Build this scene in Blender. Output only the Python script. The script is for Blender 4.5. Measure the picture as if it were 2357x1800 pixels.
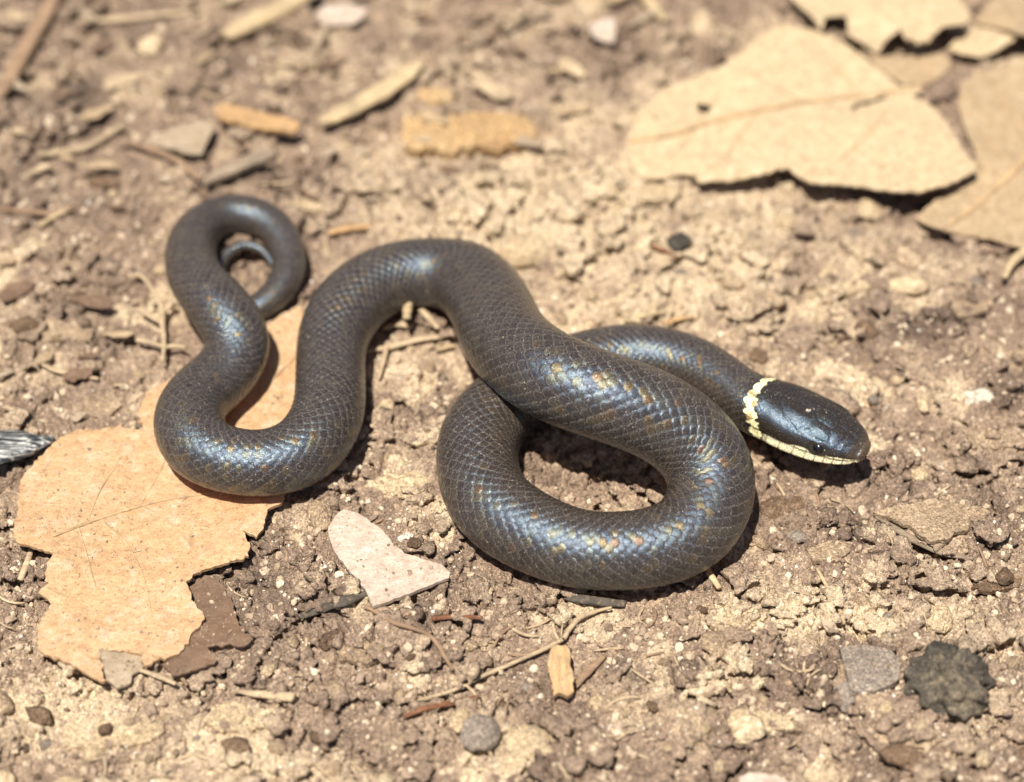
import bpy, math, random, time
import numpy as np
from mathutils import Vector, Matrix
from mathutils.geometry import delaunay_2d_cdt
T0 = time.time()
for o in list(bpy.data.objects): bpy.data.objects.remove(o)
MM = 0.001                                   # everything below is thought out in millimetres; meshes are linked in metres
scene = bpy.context.scene
col = scene.collection
# ------------------------------------------------------------------ camera
DIST, PITCH, HFOV = 200.0, 47.0, 24.0
IW, IH = 2357.0, 1800.0
pr = math.radians(PITCH)
CAM = np.array([0.0, -DIST*math.cos(pr), DIST*math.sin(pr)])
FWD = np.array([0.0, math.cos(pr), -math.sin(pr)])
RGT = np.array([1.0, 0, 0]); UPV = np.cross(RGT, FWD)
FPX = IW/2/math.tan(math.radians(HFOV)/2)
cd = bpy.data.cameras.new('camera'); cam = bpy.data.objects.new('camera', cd); col.objects.link(cam)
cam.location = Vector(CAM*MM); cam.rotation_euler = (math.radians(90-PITCH), 0, 0)
cd.sensor_width = 36; cd.lens = 18/math.tan(math.radians(HFOV)/2)
cd.clip_start = 0.005; cd.clip_end = 200
cd.dof.use_dof = True; cd.dof.focus_distance = 0.187; cd.dof.aperture_fstop = 19.5
scene.camera = cam
# ------------------------------------------------------------------ sky and sun
SUN_EL, SUN_AZ = 73.0, 212.0                 # azimuth clockwise from +Y (away from the camera)
w = bpy.data.worlds.new('World'); scene.world = w; w.use_nodes = True
nt = w.node_tree; sky = nt.nodes.new('ShaderNodeTexSky'); sky.sky_type = 'NISHITA'; sky.sun_disc = False
sky.sun_elevation = math.radians(SUN_EL); sky.sun_rotation = math.radians(SUN_AZ)
bg = nt.nodes['Background']; bg.inputs['Strength'].default_value = 0.05
nt.links.new(sky.outputs[0], bg.inputs['Color'])
sd = bpy.data.lights.new('sun', 'SUN'); sd.energy = 5.0; sd.angle = math.radians(0.55); sd.color = (1.0, 0.945, 0.86)
sun = bpy.data.objects.new('sun', sd); col.objects.link(sun)
e, a = math.radians(SUN_EL), math.radians(SUN_AZ)
sdir = Vector((math.cos(e)*math.sin(a), math.cos(e)*math.cos(a), math.sin(e)))
sun.rotation_euler = sdir.to_track_quat('Z', 'Y').to_euler(); sun.location = (0, 0, 1)
vs = scene.view_settings; vs.view_transform = 'Standard'; vs.look = 'None'; vs.exposure = 0.58; vs.gamma = 1
vs.use_curve_mapping = False

# landmarks of the photograph (pixels) used to tell look-alike clods and flakes apart in their labels
LAND = [('head of the snake', 1900, 980), ('tail coil', 560, 560), ('body arch', 950, 620), ('front loop', 1300, 1330), ('left bend of the snake', 480, 1060), ('neck of the snake', 1560, 740), ('orange leaf', 250, 1280), ('triangular leaf scrap', 880, 1290),
 ('large pale leaf', 1750, 330), ('chewed leaf', 2080, 30), ('charcoal dark clod', 2190, 1545), ('flat grey flake', 2005, 1540), ('bright white lump', 2252, 904), ('soil crust plate', 2150, 1200), ('thin yellow straw', 1910, 1370), ('short pale straw', 1660, 1560),
 ('tan bark sliver', 1292, 1545), ('round greyish pebble', 1106, 1676), ('pale straw shard', 610, 1600), ('crooked brown rootlet', 960, 1450), ('ochre clay lump', 1080, 300), ('white leaf wedge', 1385, 68), ('thick pale stick', 620, 40), ('orange wood chip', 590, 270),
 ('long pale bark strip', 860, 205), ('far brown stick', 60, 110), ('pale bent rootlet', 190, 335), ('antler-like rootlet', 360, 740), ('shiny bark piece', 50, 1030), ('thin buff rootlet', 150, 850), ('curled yellow straw', 2340, 600), ('reddish twig', 1530, 580), ('thin straw stem', 1440, 450)]
def near_land(px, py): return min(LAND, key=lambda l: (l[1]-px)**2+((l[2]-py)*1.4)**2)[0]
# ------------------------------------------------------------------ maths helpers
def P(px, py, z):
    """point at height z (mm) seen at pixel (px, py) of the photograph; arrays allowed"""
    px = np.asarray(px, float); py = np.asarray(py, float); z = np.asarray(z, float)
    d = FWD + ((px-IW/2)/FPX)[..., None]*RGT + ((IH/2-py)/FPX)[..., None]*UPV
    k = (z-CAM[2])/d[..., 2]
    return CAM + d*k[..., None]
def depth(p): return (p-CAM) @ FWD
def hash2(ix, iy, seed):
    h = (ix.astype(np.int64)*374761393 + iy.astype(np.int64)*668265263 + seed*974634777) & 0xFFFFFFFF
    h = ((h ^ (h >> 13))*1274126177) & 0xFFFFFFFF
    h = ((h ^ (h >> 16))*2246822519) & 0xFFFFFFFF
    return (h ^ (h >> 15)) & 0xFFFFFFFF
def h01(ix, iy, seed): return hash2(ix, iy, seed).astype(np.float32)/4294967295.0
def perlin(x, y, seed=0):
    x = np.asarray(x, np.float64); y = np.asarray(y, np.float64)
    ix = np.floor(x); iy = np.floor(y); fx = x-ix; fy = y-iy
    ux = fx*fx*fx*(fx*(fx*6-15)+10); uy = fy*fy*fy*(fy*(fy*6-15)+10)
    def g(dx, dy):
        an = h01(ix+dx, iy+dy, seed)*6.2831853
        return np.cos(an)*(fx-dx)+np.sin(an)*(fy-dy)
    a0 = g(0, 0); b0 = g(1, 0); c0 = g(0, 1); d0 = g(1, 1)
    p = a0+(b0-a0)*ux; q = c0+(d0-c0)*ux
    return (p+(q-p)*uy)*1.45
def fbm(x, y, lam, octs=4, seed=0, gain=0.5):
    r = 0; am = 1; tot = 0
    for k in range(octs):
        r = r+am*perlin(x/lam+k*17.3, y/lam-k*9.1, seed+k); tot += am; am *= gain; lam *= 0.5
    return r/tot
def worley(x, y, lam, seed=0):
    x = x/lam; y = y/lam; ix = np.floor(x); iy = np.floor(y)
    f1 = np.full(x.shape, 9.0); f2 = np.full(x.shape, 9.0); cid = np.zeros(x.shape)
    for dx in (-1, 0, 1):
        for dy in (-1, 0, 1):
            cx = ix+dx; cy = iy+dy
            d = np.hypot(cx+h01(cx, cy, seed)-x, cy+h01(cx, cy, seed+1)-y)
            n = d < f1
            f2 = np.where(n, f1, np.minimum(f2, d)); cid = np.where(n, h01(cx, cy, seed+2), cid); f1 = np.where(n, d, f1)
    return f1*lam, f2*lam, cid
def sstep(a, b, x):
    t = np.clip((x-a)/(b-a), 0, 1); return t*t*(3-2*t)
def gsmooth(v, sig):
    n = int(sig*3)+1; k = np.exp(-0.5*(np.arange(-n, n+1)/sig)**2); k /= k.sum()
    vp = np.concatenate([2*v[:1]-v[1:n+1][::-1], v, 2*v[-1:]-v[-n-1:-1][::-1]])
    return np.stack([np.convolve(vp[:, i], k, 'valid') for i in range(v.shape[1])], 1)
def catmull(c, per=30):
    c = np.asarray(c, float); c = np.vstack([2*c[0]-c[1], c, 2*c[-1]-c[-2]]); out = []
    t = np.linspace(0, 1, per, endpoint=False)[:, None]
    for i in range(1, len(c)-2):
        p0, p1, p2, p3 = c[i-1], c[i], c[i+1], c[i+2]
        out.append(0.5*(2*p1+(p2-p0)*t+(2*p0-5*p1+4*p2-p3)*t*t+(3*p1-p0-3*p2+p3)*t**3))
    out.append(c[-2:-1]); return np.vstack(out)

# ------------------------------------------------------------------ mesh helpers
def mesh_np(name, V, quads=None, tris=None, smooth=True):
    """V in millimetres"""
    me = bpy.data.meshes.new(name); V = np.asarray(V, np.float32)*MM
    parts = []; starts = []; tot = []
    if quads is not None and len(quads): parts.append((np.asarray(quads, np.int32), 4))
    if tris is not None and len(tris): parts.append((np.asarray(tris, np.int32), 3))
    loops = np.concatenate([p.ravel() for p, n in parts])
    tot = np.concatenate([np.full(len(p), n, np.int32) for p, n in parts])
    starts = np.concatenate([[0], np.cumsum(tot)[:-1]]).astype(np.int32)
    me.vertices.add(len(V)); me.vertices.foreach_set('co', V.ravel())
    me.loops.add(len(loops)); me.loops.foreach_set('vertex_index', loops)
    me.polygons.add(len(tot)); me.polygons.foreach_set('loop_start', starts); me.polygons.foreach_set('loop_total', tot)
    me.update(calc_edges=True)
    me.polygons.foreach_set('use_smooth', np.full(len(tot), bool(smooth)))
    me.validate(); return me
def fattr(me, name, v):
    at = me.attributes.new(name, 'FLOAT', 'POINT'); at.data.foreach_set('value', np.asarray(v, np.float32).ravel())
def cattr(me, name, rgb):
    at = me.attributes.new(name, 'FLOAT_COLOR', 'POINT')
    c = np.ones((len(rgb), 4), np.float32); c[:, :3] = rgb; at.data.foreach_set('color', c.ravel())
def link(name, me, mat=None, parent=None, loc=None):
    o = bpy.data.objects.new(name, me); col.objects.link(o)
    if mat is not None: me.materials.clear(); me.materials.append(mat)
    if parent is not None: o.parent = parent
    if loc is not None: o.location = Vector([float(c)*MM for c in loc])
    return o
def tag(o, label=None, cat=None, group=None, kind=None):
    if label: o['label'] = label
    if cat: o['category'] = cat
    if group: o['group'] = group
    if kind: o['kind'] = kind
    return o
def empty(name, loc=(0, 0, 0)):
    o = bpy.data.objects.new(name, None); col.objects.link(o); o.empty_display_size = 0.002
    o.location = Vector([float(c)*MM for c in loc]); return o
def grid_quads(nr, nc, wrap=False):
    i = np.arange(nr-1)[:, None]; j = np.arange(nc if wrap else nc-1)[None, :]
    j2 = (j+1) % nc
    return np.stack(np.broadcast_arrays(i*nc+j, i*nc+j2, (i+1)*nc+j2, (i+1)*nc+j), -1).reshape(-1, 4)

# ------------------------------------------------------------------ materials
class NB:
    """small node-tree builder"""
    def __init__(s, name):
        s.m = bpy.data.materials.new(name); s.m.use_nodes = True; s.t = s.m.node_tree
        s.b = s.t.nodes['Principled BSDF']; s.co = s.new('ShaderNodeTexCoord').outputs['Object']
        s.obr = s.new('ShaderNodeObjectInfo').outputs['Random']
    def new(s, k, **kw):
        n = s.t.nodes.new(k)
        for a_, v in kw.items(): setattr(n, a_, v)
        return n
    def put(s, sock, v):
        if isinstance(v, bpy.types.NodeSocket): s.t.links.new(v, sock)
        else: sock.default_value = v
    def vec(s, scale=(1, 1, 1), rnd=True, rotz=0):
        """object coordinates in millimetres, shifted per object"""
        n = s.new('ShaderNodeMapping'); s.put(n.inputs['Vector'], s.co); n.inputs['Scale'].default_value = [1000*c for c in scale]
        n.inputs['Rotation'].default_value = (0, 0, rotz)
        if not rnd: return n.outputs[0]
        m = s.math('MULTIPLY', s.obr, 91.7); a_ = s.new('ShaderNodeVectorMath', operation='ADD')
        s.put(a_.inputs[0], n.outputs[0]); s.put(a_.inputs[1], m); return a_.outputs[0]
    def noise(s, scale, detail=4, rough=0.55, vec=None, dist=0):
        n = s.new('ShaderNodeTexNoise'); n.inputs['Scale'].default_value = scale; n.inputs['Detail'].default_value = detail
        n.inputs['Roughness'].default_value = rough; n.inputs['Distortion'].default_value = dist
        s.put(n.inputs['Vector'], vec if vec is not None else s.vec()); return n.outputs['Fac']
    def voro(s, scale, out='Color', vec=None, feature='F1', rnd=1.0):
        n = s.new('ShaderNodeTexVoronoi'); n.feature = feature; n.inputs['Scale'].default_value = scale; n.inputs['Randomness'].default_value = rnd
        s.put(n.inputs['Vector'], vec if vec is not None else s.vec()); return n.outputs[out]
    def math(s, op, a_, b_=0.0, c_=None, clamp=False):
        n = s.new('ShaderNodeMath', operation=op, use_clamp=clamp); s.put(n.inputs[0], a_); s.put(n.inputs[1], b_)
        if c_ is not None: s.put(n.inputs[2], c_)
        return n.outputs[0]
    def ramp(s, fac, stops):
        n = s.new('ShaderNodeValToRGB'); s.put(n.inputs[0], fac); el = n.color_ramp.elements
        while len(el) < len(stops): el.new(0.5)
        for q, (p, c) in zip(el, stops):
            q.position = p; q.color = (*c, 1) if len(c) == 3 else c
        return n.outputs['Color']
    def mix(s, f, a_, b_, blend='MIX'):
        n = s.new('ShaderNodeMix', data_type='RGBA', blend_type=blend); s.put(n.inputs[0], f)
        s.put(n.inputs[6], a_ if not isinstance(a_, tuple) else (*a_, 1)); s.put(n.inputs[7], b_ if not isinstance(b_, tuple) else (*b_, 1))
        return n.outputs[2]
    def attr(s, name, out='Fac'):
        return s.new('ShaderNodeAttribute', attribute_name=name).outputs[out]
    def bump(s, h, dist_mm, strength=1.0, normal=None):
        n = s.new('ShaderNodeBump'); n.inputs['Distance'].default_value = dist_mm*MM; n.inputs['Strength'].default_value = strength
        s.put(n.inputs['Height'], h)
        if normal is not None: s.put(n.inputs['Normal'], normal)
        return n.outputs[0]
    def done(s, color, rough=0.9, normal=None, spec=0.3):
        s.put(s.b.inputs['Base Color'], color if not isinstance(color, tuple) else (*color, 1)); s.put(s.b.inputs['Roughness'], rough)
        s.put(s.b.inputs['Specular IOR Level'], spec)
        if normal is not None: s.put(s.b.inputs['Normal'], normal)
        return s.m
def soil_mat(name, dark, mid, pale, bias=0.0, attr=False):
    n = NB(name); v = n.vec(rnd=not attr)
    f = n.math('MULTIPLY_ADD', n.noise(0.16, 5, 0.6, v), 0.9, bias-0.15)
    f = n.math('MULTIPLY_ADD', n.noise(1.3, 4, 0.6, v), 0.36, n.math('SUBTRACT', f, 0.13))
    if attr: f = n.math('ADD', f, n.attr('pale'))
    c = n.ramp(f, [(0.10, dark), (0.42, mid), (0.72, pale)])
    if attr: c = n.mix(n.attr('dark'), c, (0.075, 0.06, 0.05)); c = n.mix(n.attr('warm'), c, (0.50, 0.27, 0.10))
    g = n.ramp(n.voro(6.5, 'Color', v), [(0.0, (0.36, 0.34, 0.33)), (0.4, (0.9, 0.89, 0.88)), (0.75, (1.25, 1.23, 1.2)), (1.0, (2.2, 2.15, 2.05))])
    c = n.mix(0.8, c, g, 'MULTIPLY')
    c = n.mix(1.0, c, n.ramp(n.noise(2.6, 5, 0.75, v), [(0.3, (0.72, 0.70, 0.69)), (0.5, (1, 1, 1)), (0.68, (1.16, 1.16, 1.15))]), 'MULTIPLY')
    n2 = n.noise(7.0, 3, 0.7, v)
    h = n.math('MULTIPLY_ADD', n.voro(6.5, 'Distance', v), -0.8, n2)
    nb = n.bump(h, 0.16, 1.0)
    return n.done(c, 0.92, nb, 0.22)
def leaf_mat(name, base, tint, blotch, speck=(0.12, 0.07, 0.035), grain=0.0, rough=0.75):
    n = NB(name); v = n.vec()
    c = n.mix(n.ramp(n.noise(0.22, 5, 0.6, v), [(0.35, (0, 0, 0)), (0.7, (1, 1, 1))]), base, tint)
    c = n.mix(n.ramp(n.noise(0.7, 5, 0.65, v), [(0.5, (0, 0, 0)), (0.72, (0.75, 0.75, 0.75))]), c, blotch)
    vs_ = n.vec((1, 2.4, 1)); st = n.noise(1.6, 5, 0.7, vs_)
    c = n.mix(n.ramp(st, [(0.44, (0.6, 0.6, 0.6)), (0.62, (0, 0, 0))]), c, n.mix(1.0, c, (0.72, 0.66, 0.6), 'MULTIPLY'))
    sp = n.noise(3.2, 3, 0.75, v)
    c = n.mix(n.ramp(sp, [(0.58, (0, 0, 0)), (0.68, (0.75, 0.75, 0.75))]), c, speck)
    c = n.mix(1.0, c, n.ramp(n.noise(1.1, 6, 0.75, v), [(0.3, (0.74, 0.71, 0.68)), (0.5, (1, 1, 1)), (0.7, (1.12, 1.12, 1.12))]), 'MULTIPLY')
    fs = n.noise(9.0, 2, 0.6, v); c = n.mix(n.ramp(fs, [(0.6, (0, 0, 0)), (0.68, (0.75, 0.75, 0.75))]), c, n.mix(1.0, c, (0.45, 0.38, 0.33), 'MULTIPLY'))
    cell = n.voro(2.6, 'Distance', v, 'DISTANCE_TO_EDGE')
    h = n.math('MULTIPLY_ADD', n.noise(4.0, 4, 0.7, v), 1.0, n.math('MULTIPLY', n.math('MINIMUM', cell, 0.12), 1.6))
    nb = n.bump(h, 0.10, 0.8)
    return n.done(c, rough, nb, 0.25)
def wood_mat(name, base, darkc, rough=0.8, sc=(0.25, 3.2, 3.2)):
    n = NB(name); v = n.vec(sc)
    g = n.noise(1.1, 5, 0.65, v)
    c = n.ramp(g, [(0.3, darkc), (0.62, base), (0.85, tuple(min(1, q*1.25) for q in base))])
    c = n.mix(n.ramp(n.noise(0.5, 4, 0.6), [(0.42, (0, 0, 0)), (0.65, (0.8, 0.8, 0.8))]), c, tuple(q*0.55 for q in base))
    c = n.mix(n.ramp(n.noise(2.8, 4, 0.7), [(0.52, (0, 0, 0)), (0.64, (0.7, 0.7, 0.7))]), c, (0.26, 0.185, 0.125))
    return n.done(c, rough, n.bump(g, 0.12, 0.8), 0.25)
M = {}
M['ground'] = soil_mat('soil_ground', (0.15, 0.105, 0.078), (0.325, 0.235, 0.167), (0.60, 0.47, 0.315), 0.0, True)
M['clod_pale'] = soil_mat('soil_clod_pale', (0.34, 0.24, 0.15), (0.52, 0.39, 0.24), (0.66, 0.53, 0.35), 0.12)
M['clod_tan'] = soil_mat('soil_clod_tan', (0.24, 0.17, 0.11), (0.41, 0.30, 0.195), (0.58, 0.45, 0.30), 0.03)
M['clod_brown'] = soil_mat('soil_clod_brown', (0.10, 0.065, 0.042), (0.22, 0.145, 0.09), (0.36, 0.25, 0.16), -0.05)
M['clod_dark'] = soil_mat('soil_clod_dark', (0.035, 0.031, 0.026), (0.105, 0.09, 0.07), (0.42, 0.33, 0.22), 0.03)
M['clod_ochre'] = soil_mat('soil_clod_ochre', (0.34, 0.19, 0.085), (0.50, 0.33, 0.165), (0.64, 0.48, 0.28), 0.05)
M['stone_grey'] = soil_mat('stone_grey', (0.17, 0.135, 0.105), (0.30, 0.245, 0.195), (0.46, 0.39, 0.32), 0.05)
M['stone_white'] = soil_mat('stone_white', (0.5, 0.42, 0.31), (0.68, 0.6, 0.47), (0.78, 0.72, 0.6), 0.15)
M['leaf_pale'] = leaf_mat('leaf_pale', (0.58, 0.452, 0.275), (0.53, 0.41, 0.26), (0.63, 0.52, 0.35))
M['leaf_tan'] = leaf_mat('leaf_tan', (0.46, 0.34, 0.20), (0.38, 0.285, 0.18), (0.52, 0.41, 0.27))
M['leaf_orange'] = leaf_mat('leaf_orange', (0.58, 0.385, 0.22), (0.53, 0.33, 0.17), (0.66, 0.52, 0.38), (0.17, 0.09, 0.045))
M['leaf_white'] = leaf_mat('leaf_white', (0.58, 0.47, 0.38), (0.53, 0.42, 0.33), (0.68, 0.6, 0.52), (0.3, 0.23, 0.18))
M['leaf_brown'] = leaf_mat('leaf_brown', (0.20, 0.125, 0.08), (0.15, 0.10, 0.07), (0.29, 0.20, 0.135))
M['leaf_grey'] = leaf_mat('leaf_grey', (0.42, 0.335, 0.235), (0.34, 0.265, 0.18), (0.50, 0.42, 0.31))
M['vein'] = wood_mat('leaf_vein', (0.58, 0.40, 0.22), (0.42, 0.27, 0.13))
M['straw'] = wood_mat('straw_wood', (0.60, 0.46, 0.27), (0.36, 0.25, 0.13))
M['straw_v'] = wood_mat('straw_wood_upright', (0.56, 0.37, 0.19), (0.34, 0.2, 0.09), 0.8, (3.2, 0.3, 3.2))
M['chip'] = wood_mat('chip_wood', (0.54, 0.34, 0.16), (0.32, 0.17, 0.065))
M['twig'] = wood_mat('twig_bark', (0.36, 0.235, 0.145), (0.2, 0.12, 0.07))
M['redwood'] = wood_mat('red_bark', (0.24, 0.10, 0.045), (0.11, 0.045, 0.025))
M['greywood'] = wood_mat('grey_bark', (0.34, 0.265, 0.185), (0.16, 0.115, 0.078))
M['root'] = wood_mat('pale_root', (0.56, 0.43, 0.27), (0.36, 0.25, 0.15))
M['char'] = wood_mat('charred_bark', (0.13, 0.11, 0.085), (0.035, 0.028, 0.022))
def crumb_mat(name, a_, b_, c_):
    n = NB(name); return n.done(n.ramp(n.obr, [(0.0, a_), (0.5, b_), (1.0, c_)]), 0.9, None, 0.25)
M['crumb_tan'] = crumb_mat('crumb_tan', (0.20, 0.14, 0.10), (0.36, 0.265, 0.185), (0.52, 0.40, 0.28))
M['crumb_pale'] = crumb_mat('crumb_pale', (0.40, 0.30, 0.20), (0.54, 0.425, 0.29), (0.68, 0.57, 0.42))
M['crumb_brown'] = crumb_mat('crumb_brown', (0.09, 0.065, 0.048), (0.18, 0.125, 0.088), (0.28, 0.2, 0.14))
M['crumb_white'] = crumb_mat('crumb_white', (0.6, 0.53, 0.42), (0.72, 0.66, 0.56), (0.82, 0.78, 0.7))
def shiny_mat():
    n = NB('dark_bark_painted_highlights'); v = n.vec((0.5, 4.0, 4.0)); g = n.noise(1.0, 4, 0.6, v)
    c = n.ramp(g, [(0.42, (0.025, 0.028, 0.03)), (0.55, (0.16, 0.16, 0.15)), (0.66, (0.62, 0.6, 0.54))])  # white highlights painted as streaks into the dark bark colour
    return n.done(c, 0.32, n.bump(g, 0.15, 0.8), 0.6)
M['shiny'] = shiny_mat()
def snake_mat():
    n = NB('snake_skin'); v = n.vec(rnd=False)
    c = n.attr('pigment_shade', 'Color'); sp = n.noise(9.0, 3, 0.7, v)
    c = n.mix(n.ramp(sp, [(0.3, (1, 1, 1)), (0.52, (0, 0, 0))]), c, n.mix(1.0, c, (0.55, 0.52, 0.5), 'MULTIPLY'))
    c = n.mix(n.ramp(sp, [(0.57, (0, 0, 0)), (0.66, (1, 1, 1))]), c, n.mix(1.0, c, (3.2, 2.9, 2.5), 'MULTIPLY'))
    dust = n.noise(5.5, 2, 0.5, n.vec((1, 1, 1), False, 0.6))
    c = n.mix(n.ramp(dust, [(0.70, (0, 0, 0)), (0.74, (0.8, 0.8, 0.8))]), c, (0.55, 0.45, 0.32))
    h = n.noise(11.0, 3, 0.7, v)
    nb = n.bump(h, 0.045, 0.8)
    n.put(n.b.inputs['Thin Film IOR'], 1.46); n.put(n.b.inputs['Coat Weight'], 0.42); n.put(n.b.inputs['Coat Roughness'], n.math('MULTIPLY_ADD', sp, 0.16, 0.05)); n.put(n.b.inputs['Coat IOR'], 1.5); n.put(n.b.inputs['Coat Normal'], n.bump(n.noise(6.0, 3, 0.7, v), 0.06, 0.7))
    th = n.math('MULTIPLY_ADD', n.attr('scale_id'), 24.0, 104.0); th = n.math('MULTIPLY_ADD', n.math('POWER', n.attr('scale_id'), 7.0), 95.0, th); th = n.math('MULTIPLY_ADD', n.noise(0.45, 2, 0.5, v), 50.0, th)
    n.put(n.b.inputs['Thin Film Thickness'], th)
    n.put(n.b.inputs['IOR'], 1.6)
    rg = n.math('MULTIPLY_ADD', sp, 0.22, n.attr('rough'))
    return n.done(c, rg, nb, 0.56)
M['snake'] = snake_mat()
def plain(name, c, rough, spec=0.5):
    n = NB(name); return n.done(c, rough, None, spec)
M['eye'] = plain('snake_eye', (0.006, 0.006, 0.007), 0.06, 0.7)
M['tongue'] = plain('snake_tongue', (0.12, 0.045, 0.03), 0.35)

# ------------------------------------------------------------------ snake path (pixels of the photograph, width in pixels, lift in mm)
path_px = [  # head axis, nose first
 (1996,1046,120,1.7),(1930,1012,120,1.75),(1862,980,122,1.85),(1797,953,120,1.95),(1734,929,120,1.9),
 (1672,886,126,1.5),(1606,846,134,0.9),(1520,822,142,0.35),(1420,820,148,0.0),(1320,846,154,-0.1),(1230,886,164,-0.1),(1154,938,174,-0.05),(1108,996,182,0),
 (1097,1062,186,0),(1120,1146,190,0),(1190,1208,190,0),(1305,1259,184,0),(1410,1270,182,0),(1530,1255,186,0.0),(1608,1206,194,0.1),(1641,1112,200,0.7),
 (1600,1022,204,2.2),(1505,955,208,4.0),(1385,912,206,5.2),(1270,868,208,5.2),(1200,820,202,4.2),(1158,772,198,3.0),(1130,706,190,1.6),(1098,662,184,0.6),(1060,638,176,0.1),
 (998,628,162,0),(930,632,160,0),(862,656,163,0),(806,702,166,0),(770,762,162,0),(760,830,156,0),(760,922,162,0.5),(744,980,166,0.8),(703,1034,166,0.9),(636,1063,158,1.0),
 (562,1066,154,1.1),(490,1048,156,1.1),(446,1013,162,1.0),(434,962,160,0.9),(458,912,150,0.7),(512,866,146,0.5),(546,808,146,0.9),(537,754,148,1.7),(497,698,140,2.3),
 (455,648,128,2.2),(438,596,118,1.6),(447,544,107,1.0),(482,508,96,0.7),(538,491,92,0.5),(602,502,87,0.4),(647,541,82,0.3),(666,595,76,0.2),(656,648,73,0.1),
 (620,692,68,0.0),(572,716,60,0.0),(524,708,52,0.0),(496,672,45,0.0),(496,628,37,0.1),(516,590,29,0.5),(556,563,24,0.9),(598,571,20,0.8),(625,601,15,0.5),(634,640,7,0.2)]
pc = catmull(path_px, 24)
pc = gsmooth(pc, 7)
z = np.full(len(pc), 3.0)
for k in range(12):
    pos = P(pc[:, 0], pc[:, 1], z); r = np.maximum(pc[:, 2], 4)/2*depth(pos)/FPX; z = r*0.93+pc[:, 3]
pts = np.c_[pos, r]
seg = np.r_[0, np.cumsum(np.linalg.norm(np.diff(pts[:, :3], axis=0), axis=1))]
TOTAL = seg[-1]
DS = 0.07; NS = int(TOTAL/DS)
ss = np.linspace(0, TOTAL, NS)
path = np.stack([np.interp(ss, seg, pts[:, i]) for i in range(4)], 1)
path = np.c_[gsmooth(path[:, :3], 6), path[:, 3]]
SC, SR = path[:, :3], path[:, 3]
print('snake length mm', TOTAL, 'rows', NS, 'max r', SR.max())
# report of where strands come closest (own check)
ii = np.arange(0, NS, 12); D = np.linalg.norm(SC[ii][:, None]-SC[ii][None], axis=2)-(SR[ii][:, None]+SR[ii][None])
far = np.abs(ss[ii][:, None]-ss[ii][None]) > 16
D[~far] = 9; q = np.argwhere(D < 0.05)
for a_, b_ in q[:6]: print('overlap', round(D[a_, b_], 2), 's', round(ss[ii[a_]]), round(ss[ii[b_]]))
print('min gap', D.min())

# ------------------------------------------------------------------ flat sheets (leaves, chips): outline traced in pixels, own height, thickness
CEIL_N = 0.3; CX0, CY0, CNX, CNY = -75.0, -60.0, 500, 480
ceil = np.full((CNX, CNY), 1e3)
def add_ceiling(V, pad=0):
    i = np.clip(((V[:, 0]-CX0)/CEIL_N).astype(int), 1, CNX-2); j = np.clip(((V[:, 1]-CY0)/CEIL_N).astype(int), 1, CNY-2)
    for di in (-1, 0, 1):
        for dj in (-1, 0, 1): np.minimum.at(ceil, (i+di, j+dj), V[:, 2])
def inpoly(pts_, poly):
    x, y = pts_[:, 0], pts_[:, 1]; c = np.zeros(len(pts_), bool); n = len(poly)
    for i in range(n):
        x1, y1 = poly[i]; x2, y2 = poly[(i+1) % n]
        if y1 == y2: continue
        m = ((y1 > y) != (y2 > y)) & (x < (x2-x1)*(y-y1)/(y2-y1)+x1); c ^= m
    return c
def jag(poly, step, amp, seed):
    rs = np.random.RandomState(seed); out = []; n = len(poly)
    for i in range(n):
        p, q_ = np.array(poly[i], float), np.array(poly[(i+1) % n], float); L = np.hypot(*(q_-p)); k = max(1, int(L/step))
        nr = np.array([-(q_-p)[1], (q_-p)[0]])/max(L, 1e-6)
        for m in range(k):
            t = m/k; out.append(p+(q_-p)*t+nr*(rs.randn()*amp if m else rs.randn()*amp*0.4))
    return [tuple(o_) for o_ in out]
def zfield(ctrl, wob=0.0, seed=0, lam=90, power=2.5):
    c = np.array(ctrl, float)
    def f(px, py):
        d = np.hypot(px[:, None]-c[None, :, 0], (py[:, None]-c[None, :, 1])*1.5)+8
        w_ = d**-power; zz = (w_*c[None, :, 2]).sum(1)/w_.sum(1)
        if wob: zz = zz+wob*fbm(px, py*1.4, lam, 3, seed)+0.35*wob*fbm(px, py*1.4, lam*0.3, 2, seed+9)
        return zz
    return f
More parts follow.
